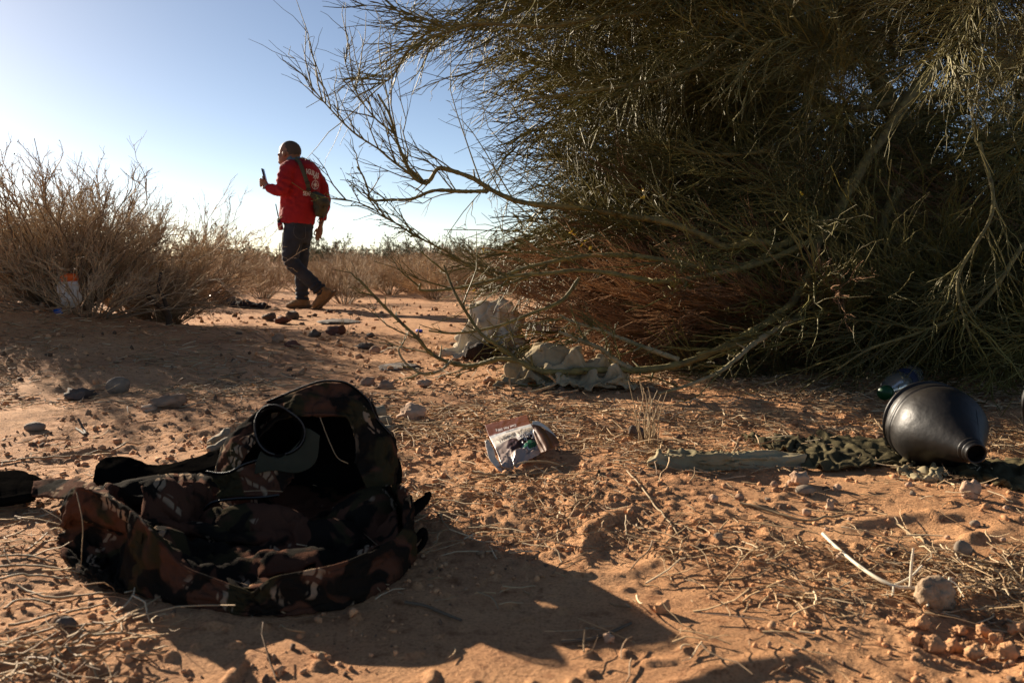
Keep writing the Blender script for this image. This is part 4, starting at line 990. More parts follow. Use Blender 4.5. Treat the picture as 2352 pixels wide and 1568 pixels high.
def jean_post(co, nr):
    d = fold_noise(co * np.array([1, 1, 1.7]), 11, 81) * .0055
    for c, ax, s in ((A0, np.array([0, 0, 1.0]), .16), (A1, unit(np.array([-.62, 0, .78])), .15)):
        t = (co - c) @ ax; w = np.clip(1 - np.abs(t) / s, 0, 1) * (np.linalg.norm(co - c, axis=1) < .2)
        d = d + w * .011 * np.sin(t * 125 + 3 * vnoise(co[:, 0] * 9, co[:, 1] * 9, co[:, 2] * 4 + 2, 9))
    w = np.exp(-((co - K1) ** 2).sum(1) / .012); d = d + w * .005 * np.sin((co[:, 2] - co[:, 0] * .6) * 110)
    return co + nr * d[:, None]
jeans = fuse("jeans", jp, 0.0085, M_JEAN, 4, person, jean_post)
# --- boots
def boot(ch, sole, nm):
    b = fuse("boot", ch, 0.006, M_BOOT, 3, person, wrinkle(.003, 20, 12)); 
    link("sole", fuse("sole", sole, 0.006, M_SOLE, 2), b)
boot([loft([(590, 1340, -.095, 40, .048), (592, 1375, -.095, 46, .052), (590, 1400, -.095, 54, .050), (588, 1418, -.095, 60, .048)], 18), loft([(640, 1405, -.095, 24, .040), (590, 1398, -.10, 36, .046), (540, 1402, -.11, 32, .050), (495, 1412, -.125, 24, .050), (465, 1419, -.13, 16, .042)], 18), ellips(M(478, 1418, -.125), (26 * MU, .046, 18 * MU))],
     [loft([(672, 1418, -.09, 8, .030), (650, 1426, -.09, 13, .044), (590, 1429, -.10, 12, .048), (530, 1431, -.112, 12, .054), (480, 1433, -.125, 11, .052), (458, 1430, -.13, 8, .036)], 16)], 0)
boot([loft([(768, 1285, .098, 42, .048), (790, 1318, .098, 52, .050), (790, 1350, .098, 50, .05)], 18), loft([(850, 1295, .098, 26, .038), (812, 1330, .10, 46, .046), (770, 1370, .105, 42, .050), (738, 1400, .11, 30, .050), (716, 1424, .115, 20, .042)], 18)],
     [loft([(884, 1292, .095, 8, .034), (866, 1318, .097, 13, .044), (826, 1364, .10, 13, .048), (786, 1402, .106, 13, .052), (756, 1428, .11, 11, .052), (720, 1437, .114, 8, .046), (702, 1432, .115, 7, .034)], 16)], 1)
# --- pocket outline on the near seat of the jeans, belt hem
def bvh_of(o):
    me = o.data; return BVHTree.FromPolygons([v.co for v in me.vertices], [p.vertices for p in me.polygons])
bj = bvh_of(jeans); bsz = bvh_of(shirt)
def drape(tree_, pts, off, fb=None):
    out = []
    for p in pts:
        o = Vector((p[0], 0, p[2])); d = Vector((p[0], p[1], p[2])) - Vector(CAMP); d.normalize()
        h = tree_.ray_cast(Vector(CAMP), d)
        out.append(np.array(h[0] + h[1] * off) if h[0] is not None else (np.array(p) if fb is None else fb))
    return np.array(out)
pk = drape(bj, catmull([M(545, 790), M(540, 850), M(575, 890), M(625, 885), M(632, 800)], 40), .002)
V, F = tubes(pk[None], np.full((1, 40), .0022), 5); link("pocket_seam", mk("pocket_seam", V, F, mat("faded_seam", (.10, .105, .11), .9)), jeans)
# --- lettering
def text_mesh(s):
    cu = bpy.data.curves.new("t", 'FONT'); cu.body = s; cu.size = 1.0; cu.offset = 0.025; cu.resolution_u = 3
    o = bpy.data.objects.new("t", cu); COL.objects.link(o); dg = bpy.context.evaluated_depsgraph_get()
    me = bpy.data.meshes.new_from_object(o.evaluated_get(dg)); bpy.data.objects.remove(o)
    bm = bmesh.new(); bm.from_mesh(me); bmesh.ops.triangulate(bm, faces=bm.faces[:]); 
    bmesh.ops.subdivide_edges(bm, edges=[e for e in bm.edges if e.calc_length() > .22], cuts=2, use_grid_fill=False); bmesh.ops.triangulate(bm, faces=bm.faces[:])
    V = np.array([v.co[:] for v in bm.verts]); F = np.array([[v.index for v in f.verts] for f in bm.faces]); bm.free(); bpy.data.meshes.remove(me); return V, F
def print_on(tree_, s, fn, m, parent, name, off=.0025):
    V, F = text_mesh(s); w = V[:, 0].max()
    pts = [fn(x / w, y / .7) for x, y, _ in V]
    link(name, mk(name, drape(tree_, pts, off), F, m, False), parent)
print_on(bsz, "SEARCH", lambda u, v: M(612 + 108 * u, 552 - 32 * v + 6 * u), M_WHITE, shirt, "lettering")
print_on(bsz, "AGUILAS", lambda u, v: M(630 + 108 * u - 16 * (1 - v) * (u - .5), 382 + 40 * max(u, 0) ** 1.6 - 40 * v), M_WHITE, shirt, "lettering")
# round emblem: compass rose ring
acc = Acc(); cx, cy = 706, 470
ringp = drape(bsz, [M(cx + 26 * math.cos(a), cy + 34 * math.sin(a)) for a in np.linspace(0, 2 * math.pi, 40)], .0025)
acc.add(*tubes(ringp[None], np.full((1, 40), .0028), 5))
for k in range(8):
    a = k * math.pi / 4 + .2; L = 1.0 if k % 2 == 0 else .7
    sp_ = drape(bsz, [M(cx + 26 * L * t * math.cos(a), cy + 34 * L * t * math.sin(a)) for t in np.linspace(0, 1, 8)], .0025)
    acc.add(*tubes(sp_[None], np.linspace(.006, .0015, 8)[None], 5))
ww = drape(bsz, catmull([M(690, 418), M(700, 405), M(706, 428), M(714, 408), M(724, 425)], 20), .0025); acc.add(*tubes(ww[None], np.full((1, 20), .003), 5))
link("emblem", acc.mesh("emblem", M_WHITE), shirt)
# --- watch on the near wrist
acc = Acc(); c0, c1 = M(378, 498, .19), M(368, 486, .186); ax = unit(c1 - c0); s1 = unit(np.cross(ax, [0, 1, 0])); s2 = np.cross(s1, ax)
rp = np.array([c0 + ax * .004 + (s1 * math.cos(a) * 25 * MU + s2 * math.sin(a) * .031) for a in np.linspace(0, 2 * math.pi, 28)])
acc.add(*tubes(rp[None], np.full((1, 28), .006), 6))
ww_ = link("wristwatch", acc.mesh("wristwatch", mat("watch_steel", (.25, .26, .28), .3, metallic=.8)), person)
el = ellips(M(357, 506, .212), (12 * MU, .012, 12 * MU)); link('watch_case', mk('watch_case', el[0], np.array(el[1]), MATS['watch_steel']), ww_)
# --- phone held in the hand
def slab(corners, thick_vec):
    c = np.array(corners); V = np.vstack([c, c + np.array(thick_vec)]); 
    return V, np.array([[0, 1, 2, 3], [7, 6, 5, 4], [0, 4, 5, 1], [1, 5, 6, 2], [2, 6, 7, 3], [3, 7, 4, 0]])
def bevel(o, w=.003, s=3):
    b = o.modifiers.new("bevel", 'BEVEL'); b.width = w; b.segments = s
ph = thing("mobile_phone", "slim dark mobile phone held upright in the walker's hand", "phone", tuple(M(345, 440, .155)))
a, b = M(329, 358), M(357, 468); dn = unit(b - a); nrm = np.array([dn[2], 0, -dn[0]]) * -1
cor = [a + [0, -.118, 0], b + [0, -.118, 0], b + [0, -.185, 0], a + [0, -.185, 0]]
o = link("casing", mk("casing", *slab(cor, nrm * .0105), mat("phone_black", (.012, .013, .016), .25), False), ph); bevel(o)
cc = np.array(cor); ctr = cc.mean(0); cc = ctr + (cc - ctr) * .93 + nrm * .0112
o = link("screen", mk("screen", *slab(cc, nrm * .0008), mat("phone_screen", (.02, .03, .035), .08, spec=.6), False), ph)
# --- shoulder bag
M_OLIVE = mat("olive_canvas", (.062, .062, .040), .85, .3, 14, bump=.001, bscale=300)
M_STRAP = mat("olive_webbing", (.085, .085, .055), .9, .2, 30, bump=.001, bscale=500)
sb = thing("shoulder_bag", "dark olive canvas shoulder bag hanging at the walker's back", "bag", tuple(M(745, 725, .10)))
bp = [loft([(702, 528, .06, 12, .05), (728, 560, .05, 30, .085), (748, 610, .05, 46, .10), (760, 655, .05, 50, .10), (758, 695, .05, 40, .095), (750, 722, .05, 24, .07)], 24), ellips(M(790, 640, .10), (26 * MU, .10, 36 * MU), .3)]
fuse("pouch", bp, .007, M_OLIVE, 4, sb, wrinkle(.006, 13, 33))
fl = loft([(706, 548, .115, 20, .06), (752, 575, .115, 36, .11), (796, 612, .115, 40, .125), (812, 640, .115, 30, .11)], 20)
fuse("flap", [fl], .007, M_OLIVE, 4, sb, wrinkle(.004, 16, 34))
ctr = catmull([M(580, 278, .14), M(612, 300, .16), M(640, 345, .19), M(664, 400, .205), M(682, 450, .21), M(693, 500, .19), M(700, 545, .17)], 44)
ctr[:, 1] = np.minimum(ctr[:, 1], drape(bsz, ctr, .006)[:, 1])
ctr = catmull(ctr[::4], 44)
tg = unit(np.gradient(ctr, axis=0)); wd = unit(np.cross(tg, [0, -1, .0])) * 15 * MU
g = np.stack([ctr - wd, ctr, ctr + wd]); cloth("strap", g, M_STRAP, sb, .004)
gb = catmull([M(566, 282, .12), M(540, 300, .12), M(520, 330, .10)], 12)
acc = Acc()
for (x, y) in ((694, 470), (697, 520)):
    p = M(x, y, .225 if y < 500 else .2); rr = np.array([p + np.array([math.cos(t) * 17 * MU, 0, math.sin(t) * 9 * MU]) for t in np.linspace(0, 6.283, 20)]); acc.add(*tubes(rr[None], np.full((1, 20), .004), 5))
acc.add(*tubes(np.array([[M(790, 600, .215), M(805, 607, .21), M(816, 640, .2), M(808, 660, .2)]]), np.full((1, 4), .006), 5))
link("buckle", acc.mesh("buckle", mat("black_plastic", (.015, .015, .016), .45)), sb)
cb = catmull([M(782, 715, .1), M(789, 742, .1), M(778, 768, .1), M(764, 775, .1), M(748, 762, .1), M(750, 750, .1), M(776, 728, .1), M(786, 722, .1)], 40)
V, F = tubes(cb[None], np.full((1, 40), .0042), 6); link("carabiner", mk("carabiner", V, F, mat("carabiner_metal", (.03, .03, .035), .35, metallic=.7)), sb)
# --- radio at the belt
rd = thing("radio", "handheld radio with thin antenna in a red holder on the walker's belt", "radio", tuple(M(452, 830, .10)))
V, F = tubes(np.array([[M(443, 728, .10), M(432, 675, .10), M(422, 625, .10)]]), np.array([[.0065, .0055, .005]]), 7); link("antenna", mk("antenna", V, F, MATS["black_plastic"]), rd)
fuse("radio_body", [loft([(446, 730, .10, 12, .018), (450, 760, .10, 17, .024), (456, 800, .10, 17, .024)], 12)], .005, MATS["black_plastic"], 1, rd)
fuse("holder", [loft([(452, 770, .10, 20, .030), (458, 800, .10, 21, .032), (462, 828, .10, 17, .028)], 14)], .006, mat("red_nylon", (.30, .02, .03), .8), 1, rd)
# ------------------------------------------------------------------ camouflage backpack
def camo_material():
    m = bpy.data.materials.new("camouflage_fabric"); m.use_nodes = True; nt = m.node_tree; b = nt.nodes["Principled BSDF"]
    b.inputs["Roughness"].default_value = 1.0; b.inputs["Specular IOR Level"].default_value = .015
    pass
    tc = nt.nodes.new("ShaderNodeTexCoord")
    def nz(scale, det, off, dist=0.0):
        mp = nt.nodes.new("ShaderNodeMapping"); mp.inputs["Location"].default_value = off; nt.links.new(tc.outputs["Object"], mp.inputs["Vector"])
        n = nt.nodes.new("ShaderNodeTexNoise"); n.inputs["Scale"].default_value = scale; n.inputs["Detail"].default_value = det; n.inputs["Distortion"].default_value = dist
        nt.links.new(mp.outputs["Vector"], n.inputs["Vector"]); return n.outputs["Fac"]
    def thr(f, p, w=.02):
        r = nt.nodes.new("ShaderNodeMapRange"); r.inputs["From Min"].default_value = p - w; r.inputs["From Max"].default_value = p + w; nt.links.new(f, r.inputs["Value"]); return r.outputs["Result"]
    def mix(a, bcol, fac):
        x = nt.nodes.new("ShaderNodeMix"); x.data_type = 'RGBA'
        if isinstance(a, tuple): x.inputs["A"].default_value = (*a, 1)
        else: nt.links.new(a, x.inputs["A"])
        x.inputs["B"].default_value = (*bcol, 1); nt.links.new(fac, x.inputs["Factor"]); return x.outputs["Result"]
    def mul(f, g):
        x = nt.nodes.new("ShaderNodeMath"); x.operation = 'MULTIPLY'; nt.links.new(f, x.inputs[0]); nt.links.new(g, x.inputs[1]); return x.outputs[0]
    c = mix((.080, .036, .022), (.036, .028, .014), thr(nz(8, 2, (3, 1, 5), .6), .56))
    c = mix(c, (.014, .0115, .009), thr(nz(10, 3, (7, 2, 1), 1.0), .505))
    # cream patches crossed by thin dark sprigs
    w = nt.nodes.new("ShaderNodeTexWave"); w.inputs["Scale"].default_value = 20; w.inputs["Distortion"].default_value = 9; w.inputs["Detail"].default_value = 2; w.inputs["Detail Scale"].default_value = 1.2
    nt.links.new(tc.outputs["Object"], w.inputs["Vector"])
    w2 = nt.nodes.new("ShaderNodeTexWave"); w2.bands_direction = 'DIAGONAL'; w2.inputs["Scale"].default_value = 15; w2.inputs["Distortion"].default_value = 7; w2.inputs["Detail"].default_value = 1; nt.links.new(tc.outputs["Object"], w2.inputs["Vector"])
    cream = mul(thr(nz(12, 1.5, (1, 8, 3), .8), .61, .015), mul(thr(w.outputs["Fac"], .22, .05), thr(w2.outputs["Fac"], .2, .05)))
    c = mix(c, (.26, .18, .115), cream)
    nt.links.new(c, b.inputs["Base Color"])
    n = nt.nodes.new("ShaderNodeTexNoise"); n.inputs["Scale"].default_value = 420; nt.links.new(tc.outputs["Object"], n.inputs["Vector"])
    bp = nt.nodes.new("ShaderNodeBump"); bp.inputs["Distance"].default_value = .0012; nt.links.new(n.outputs["Fac"], bp.inputs["Height"]); nt.links.new(bp.outputs["Normal"], b.inputs["Normal"])
    return m
M_CAMO = camo_material()
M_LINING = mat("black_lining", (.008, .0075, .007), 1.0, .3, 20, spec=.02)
M_WEB = mat("black_webbing", (.007, .0062, .0055), 1.0, spec=0.0, vary=.3, scale=60, bump=.0015, bscale=260)
M_ZIP = mat("dark_zip", (.05, .05, .048), .45, metallic=.3)
g0 = G(560, 1300)
pack = thing("camouflage_backpack", "large open camouflage backpack lying collapsed on the sand, nearest to the viewer", "backpack", (g0[0], g0[1], float(gh(g0[0], g0[1]))))
def HH(L): return [H(*p) for p in L]
rim = [(300, 1172, 1345), (330, 1196, 1362), (370, 1245, 1376), (416, 1299, 1388), (490, 1330, 1398), (560, 1356, 1404), (582, 1362, 1406), (625, 1330, 1407), (700, 1314, 1403), (786, 1295, 1394), (844, 1271, 1370), (909, 1232, 1330), (944, 1178, 1285), (938, 1130, 1248), (915, 1112, 1215), (893, 1118, 1185)]
low = [(288, 1255, 1352), (310, 1275, 1368), (360, 1315, 1382), (416, 1345, 1394), (490, 1372, 1406), (560, 1392, 1412), (590, 1396, 1414), (630, 1385, 1415), (700, 1372, 1410), (786, 1352, 1402), (850, 1322, 1376), (916, 1280, 1335), (950, 1225, 1288), (944, 1172, 1250), (921, 1150, 1218), (898, 1145, 1187)]
bot = [(270, 1346, 1348), (305, 1366, 1366), (360, 1382, 1382), (416, 1398, 1398), (490, 1410, 1410), (560, 1417, 1417), (590, 1418, 1418), (650, 1418, 1418), (720, 1412, 1412), (800, 1398, 1398), (860, 1372, 1372), (922, 1328, 1328), (952, 1284, 1284), (946, 1250, 1250), (924, 1218, 1218), (900, 1190, 1190)]
simcloth("front_wall", panel([rim, low, bot], 88, 17), M_CAMO, pack)
# left pocket, a drooping hood of cloth that gapes toward the viewer
ridge = [(152, 1140, 1270), (174, 1117, 1285), (220, 1130, 1300), (262, 1148, 1318), (304, 1171, 1343), (334, 1200, 1360)]
hem2 = [(146, 1200, 1272), (170, 1165, 1292), (215, 1180, 1312), (255, 1200, 1330), (292, 1232, 1350), (322, 1262, 1362)]
deep = [(150, 1225, 1262), (180, 1215, 1272), (225, 1225, 1275), (262, 1240, 1290), (290, 1262, 1310), (312, 1290, 1335)]
flr = [(152, 1248, 1262), (190, 1275, 1285), (225, 1290, 1298), (255, 1305, 1312), (278, 1318, 1325), (300, 1335, 1345)]
lip = [(147, 1262, 1280), (178, 1290, 1312), (205, 1312, 1332), (232, 1330, 1346), (258, 1345, 1356), (285, 1356, 1366)]
lipb = [(145, 1278, 1280), (172, 1306, 1310), (200, 1328, 1331), (228, 1345, 1347), (256, 1356, 1358), (284, 1368, 1368)]
simcloth("side_pocket", panel([ridge, hem2, deep, flr, lip, lipb], 32, 36, open_left=True), M_CAMO, pack)
# inner floor with its folds, from the hood at the back to the front rim
flo = [
 [(240, 1112, 1150), (310, 1100, 1140), (389, 1088, 1128), (436, 1086, 1118), (500, 1085, 1100), (640, 1098, 1100), (780, 1096, 1098), (897, 1095, 1112)],
 [(242, 1118, 1200), (310, 1104, 1185), (389, 1090, 1170), (436, 1088, 1162), (500, 1112, 1150), (640, 1148, 1165), (780, 1140, 1160), (897, 1118, 1175)],
 [(250, 1135, 1230), (310, 1132, 1205), (389, 1124, 1180), (440, 1122, 1172), (505, 1142, 1165), (640, 1166, 1180), (780, 1160, 1178), (903, 1140, 1200)],
 [(270, 1150, 1265), (320, 1160, 1245), (378, 1158, 1222), (450, 1158, 1215), (530, 1178, 1212), (640, 1196, 1212), (790, 1184, 1205), (908, 1160, 1220)],
 [(285, 1160, 1300), (325, 1182, 1285), (385, 1170, 1262), (460, 1172, 1255), (574, 1204, 1258), (680, 1222, 1250), (800, 1212, 1240), (912, 1182, 1245)],
 [(295, 1172, 1320), (340, 1210, 1300), (395, 1212, 1260), (470, 1226, 1262), (580, 1252, 1278), (690, 1258, 1275), (800, 1242, 1266), (914, 1205, 1262)],
 [(306, 1182, 1338), (365, 1236, 1335), (425, 1272, 1328), (500, 1298, 1334), (585, 1310, 1336), (690, 1294, 1326), (800, 1270, 1306), (914, 1224, 1290)],
 [(318, 1190, 1352), (372, 1248, 1368), (420, 1302, 1378), (500, 1336, 1390), (585, 1352, 1396), (700, 1318, 1394), (800, 1290, 1378), (914, 1232, 1318)]]
simcloth("inner_floor", panel(flo, 56, 40, grow=.14, grav=.6), M_CAMO, pack)
cts = []
for px, gy, r in [(370, 1230, (.05, .04, .075)), (440, 1190, (.07, .04, .06)), (590, 1235, (.09, .035, .04)), (850, 1215, (.05, .06, .05)), (700, 1320, (.05, .03, .025)), (380, 1310, (.03, .03, .05)), (760, 1260, (.04, .03, .03))]:
    p = G(px, gy); cts.append(ball_catcher((p[0], p[1], float(gh(p[0], p[1])) + r[2] * .3), r))
p = G(610, 1240); cts.append(ground_catcher(p[0] - .6, p[0] + .6, p[1] - .6, p[1] + .6))
A4 = np.array([G(310, 1195), G(900, 1185), G(880, 1330), G(340, 1350)]); U, W = np.meshgrid(np.linspace(0, 1, 56), np.linspace(0, 1, 36)); U = U[..., None]; W = W[..., None]
gf = (A4[0] * (1 - U) + A4[1] * U) * (1 - W) + (A4[3] * (1 - U) + A4[2] * U) * W
gf[..., 2] = float(gh(p[0], p[1])) + .12 + .018 * np.sin(U * 19 + W * 5)[..., 0] + .015 * np.sin(W * 15 - U * 9)[..., 0]
simcloth("inner_divider", settle(gf, cts, grow=.20, frames=34, dist=.0028, jit=.001), M_CAMO, pack)
# arched hood that stands at the back
arch = [(497, 1092, 1150), (503, 1050, 1142), (523, 1006, 1132), (565, 965, 1120), (613, 927, 1108), (670, 903, 1092), (720, 884, 1080), (756, 878, 1076), (800, 885, 1078), (844, 921, 1088), (862, 960, 1098), (894, 998, 1115), (902, 1037, 1132), (903, 1075, 1152), (905, 1112, 1172)]
inn1 = [(520, 1098, 1165), (528, 1060, 1160), (550, 1020, 1152), (590, 975, 1142), (634, 938, 1130), (680, 920, 1118), (722, 910, 1108), (756, 908, 1102), (795, 915, 1104), (826, 940, 1110), (846, 975, 1120), (868, 1010, 1135), (880, 1045, 1150), (880, 1082, 1165), (882, 1118, 1180)]
inn2 = [(540, 1112, 1172), (546, 1080, 1168), (562, 1050, 1162), (590, 1010, 1152), (632, 970, 1138), (690, 955, 1118), (730, 955, 1108), (762, 955, 1102), (796, 957, 1102), (806, 968, 1106), (816, 1000, 1116), (822, 1030, 1128), (818, 1062, 1142), (830, 1092, 1158), (842, 1122, 1172)]
def nearer(L, add=0): return [(a, b, 1157 + (c - 1076) * .35 + add) for a, b, c in L]
arch = nearer(arch); inn1 = nearer(inn1, 8); inn2 = nearer(inn2, 14)
simcloth("hood", panel([[(a, b + 14, c - 22) for a, b, c in arch], arch, inn1, inn2], 76, 22, grav=.3, ground=False, also=(7,)), M_CAMO, pack)
# black lining inside the hood
lin = [[(540, 985, 1142), (610, 945, 1138), (700, 910, 1136), (780, 905, 1136), (850, 960, 1140)], [(525, 1040, 1150), (600, 1040, 1148), (700, 1020, 1146), (780, 1020, 1146), (872, 1040, 1150)], [(515, 1135, 1150), (600, 1140, 1150), (700, 1140, 1150), (780, 1140, 1150), (885, 1135, 1152)]]
cloth("lining", patch([HH(r) for r in lin], 40, 30, .008, 9, 13), M_LINING, pack)
# round zipped pocket mouth
def ring_pts(cx, cy, rx, ry, gy, n=48, tilt=0.0, dy=0.0):
    out = []
    for t in np.linspace(0, 2 * math.pi, n, endpoint=False):
        wob_ = 1 + (.09 * math.sin(2 * t + .8) + .05 * math.sin(3 * t + 2.0)) * (rx > 30)
        u, v = rx * wob_ * math.cos(t), ry * wob_ * math.sin(t)
        out.append(H(cx + u * math.cos(tilt) - v * math.sin(tilt), cy + u * math.sin(tilt) + v * math.cos(tilt), gy + dy * math.sin(t)))
    return np.array(out)
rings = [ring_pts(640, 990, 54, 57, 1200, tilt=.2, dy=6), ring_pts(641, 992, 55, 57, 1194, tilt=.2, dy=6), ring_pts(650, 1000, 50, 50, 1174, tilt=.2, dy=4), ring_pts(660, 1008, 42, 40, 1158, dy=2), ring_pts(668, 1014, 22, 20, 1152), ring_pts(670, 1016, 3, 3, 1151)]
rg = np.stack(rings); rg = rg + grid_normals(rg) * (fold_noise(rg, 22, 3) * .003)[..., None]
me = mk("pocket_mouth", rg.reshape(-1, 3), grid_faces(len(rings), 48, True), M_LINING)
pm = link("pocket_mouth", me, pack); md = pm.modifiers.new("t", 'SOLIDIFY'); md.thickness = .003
def zip_teeth(name, pts, parent, n, r=.0019, tape=.004):
    p = catmull(pts, n); acc = Acc(); V0, F0 = ICO[1]
    V, F = tubes(p[None], np.full((1, n), tape * .5), 6)
    o = link(name, mk(name, V, F, M_WEB), parent)
    up = np.array([0, 0, tape * .42])
    VV = (V0[None] * r + (p + up)[:, None]); FF = (F0[None] + (np.arange(n) * len(V0))[:, None, None]).reshape(-1, 3)
    t = link("zip_teeth", mk("zip_teeth", VV.reshape(-1, 3), FF, M_ZIP), o); t["kind"] = "stuff"
    return o
rr = ring_pts(640, 990, 55, 58, 1201, tilt=.2, dy=6); zip_teeth("zip", np.vstack([rr[12:], rr[:9]]), pack, 130)
zip_teeth("zip", HH([(a, b - 3, c + 1) for a, b, c in arch[4:12]]), pack, 110)
# zipped flap across the middle
ft = [(476, 1086, 1178), (505, 1090, 1180), (530, 1086, 1182), (565, 1068, 1180), (620, 1054, 1178), (679, 1050, 1175)]
fm = [(500, 1120, 1186), (520, 1118, 1188), (545, 1110, 1190), (580, 1098, 1190), (630, 1090, 1188), (676, 1082, 1184)]
fb = [(470, 1168, 1190), (505, 1146, 1194), (540, 1140, 1194), (580, 1138, 1194), (635, 1138, 1192), (668, 1104, 1184)]
ft = [(a, b, c + 24) for a, b, c in ft]; fm = [(a, b, c + 22) for a, b, c in fm]; fb = [(a, b, c + 20) for a, b, c in fb]
simcloth("zip_flap", panel([ft, fm, fb], 32, 14, grav=.3, ground=False, open_left=True, open_right=True), M_CAMO, pack)
zip_teeth("zip", HH([(a, b - 2, c + 1) for a, b, c in ft]), pack, 80)
zip_teeth("zip", HH([(468, 1171, 1214), (490, 1154, 1218), (540, 1146, 1220), (600, 1143, 1218), (640, 1138, 1214)]), pack, 70)
# fold of outer cloth running from pocket mouth to the zip flap
cloth("pocket_gusset", patch([HH(nearer([(600, 1036, 1160), (620, 1048, 1166), (650, 1050, 1166), (690, 1010, 1150), (694, 980, 1142)], 16)), HH(nearer([(590, 1060, 1170), (625, 1062, 1172), (670, 1060, 1172), (705, 1030, 1156), (712, 985, 1140)], 16)), HH(nearer([(585, 1088, 1176), (630, 1080, 1178), (685, 1085, 1178), (725, 1060, 1160), (735, 1000, 1140)], 16))], 40, 20, .005, 16, 17), mat("olive_lining", (.030, .031, .018), .9, .3, 20), pack)
# bright fold edges (narrow hems) along the torn seams
def hem(pts, r, name="hem_cord", m=None):
    V, F = tube1(HH(pts), r, r, 40, 6, .15, 2); link(name, mk(name, V, F, m or M_CAMO), pack)
hem(rim[2:11], .0028)
hem(nearer([(690, 954, 1119), (730, 952, 1108), (780, 953, 1102), (800, 960, 1104), (818, 1005, 1118), (820, 1040, 1132), (816, 1064, 1143)], 15), .0028)
# padded shoulder straps and side straps
def band(name, up, dn, m, th=.012, amp=.004, seed=1):
    return cloth(name, patch([HH(up), HH([((a[0] + b[0]) / 2, (a[1] + b[1]) / 2 - 3, (a[2] + b[2]) / 2) for a, b in zip(up, dn)]), HH(dn)], 60, 14, amp, 18, seed), m, pack, th)
band("shoulder_strap", [(505, 1037, 1090), (440, 1060, 1095), (365, 1076, 1100), (320, 1066, 1105), (275, 1051, 1112), (240, 1058, 1118), (226, 1072, 1125)], [(508, 1075, 1118), (440, 1090, 1118), (371, 1100, 1122), (325, 1108, 1130), (280, 1116, 1140), (245, 1116, 1145), (214, 1108, 1145)], M_WEB, .014, .004, 21)
band("shoulder_strap", [(-60, 1085, 1130), (0, 1090, 1132), (40, 1088, 1134), (69, 1096, 1140), (99, 1113, 1148)], [(-60, 1150, 1182), (0, 1154, 1180), (40, 1150, 1180), (72, 1144, 1176), (97, 1122, 1160)], M_WEB, .016, .003, 22)
band("side_flap", [(77, 1104, 1160), (120, 1100, 1158), (170, 1103, 1165), (210, 1112, 1180), (250, 1122, 1200)], [(75, 1140, 1176), (115, 1143, 1185), (150, 1146, 1200), (200, 1140, 1225), (252, 1146, 1250)], M_CAMO, .004, .005, 23)
band("side_strap", [(905, 1040, 1120), (918, 1060, 1125), (922, 1110, 1150)], [(900, 1110, 1160), (908, 1112, 1165), (912, 1120, 1170)], M_WEB, .006, .002, 24)
band("side_strap", [(940, 1170, 1235), (962, 1145, 1215), (985, 1130, 1190)], [(945, 1190, 1245), (968, 1172, 1228), (990, 1142, 1196)], M_WEB, .008, .002, 25)
V, F = tube1(HH([(930, 1262, 1310), (955, 1240, 1300), (972, 1218, 1290), (975, 1240, 1292), (960, 1262, 1296), (940, 1270, 1302)]), .006, .005, 36, 7, .1, 3); link("strap_loop", mk("strap_loop", V, F, M_WEB), pack)
# loose threads
for pts in [[(735, 958, 1192), (755, 1010, 1198), (775, 1050, 1204), (800, 1064, 1206)], [(560, 1128, 1222), (600, 1126, 1224), (650, 1128, 1222)], [(176, 1130, 1300), (190, 1200, 1330), (188, 1262, 1340), (186, 1300, 1340)]]:
    V, F = tube1(HH(pts), .0008, .0006, 30, 4); link("loose_thread", mk("loose_thread", V, F, M_STALK), pack)
# beige work glove sticking out from under the hood
M_BEIGE = mat("beige_leather", (.30, .235, .15), .85, .4, 25, bump=.002, bscale=90)
def blobs(name, label, cat, L, m, amp, f, seed, vox=.004):
    parts_ = []
    for c, r in L: parts_.append(((ICO[4][0] * np.array(r)) + np.array(c), ICO[4][1].tolist()))
    me = fuse(name, parts_, vox, m, 3, None, wrinkle(amp, f, seed)); return link(name, me, None, None, label, cat)
def fing(pxs, r0): return [loft_px(pxs, r0)]
def loft_px(pts, r0, r1=None, n=12):
    q = catmull(HH(pts), 16); V, F = tubes(q[None], np.linspace(r0, r1 or r0 * .8, 16)[None], n); F = F.tolist(); b = len(V); V = np.vstack([V, q[0], q[-1]])
    for i in range(n): F.append([b, (i + 1) % n, i]); F.append([b + 1, 15 * n + i, 15 * n + (i + 1) % n])
    return V, F
gp = [loft_px([(840, 948, 965), (862, 950, 968), (884, 946, 966)], .022, .017), loft_px([(850, 965, 980), (880, 966, 982), (896, 962, 980)], .015, .012), loft_px([(855, 980, 992), (880, 984, 995), (898, 986, 996)], .013, .010), loft_px([(862, 994, 1004), (884, 1000, 1008), (896, 1008, 1014)], .011, .009)]
link("work_glove", fuse("work_glove", gp, .004, M_BEIGE, 3, None, wrinkle(.004, 30, 5)), None, None, "beige work glove poking out behind the bag's arched top", "glove")
gp = [loft_px([(530, 995, 1020), (508, 1004, 1024), (484, 1020, 1034)], .016, .011), loft_px([(530, 1015, 1034), (505, 1022, 1038), (480, 1036, 1044)], .013, .009)]
link("work_glove", fuse("work_glove", gp, .004, M_BEIGE, 3, None, wrinkle(.004, 30, 6)), None, None, "beige work glove under the bag's left side by the shoulder strap", "glove")

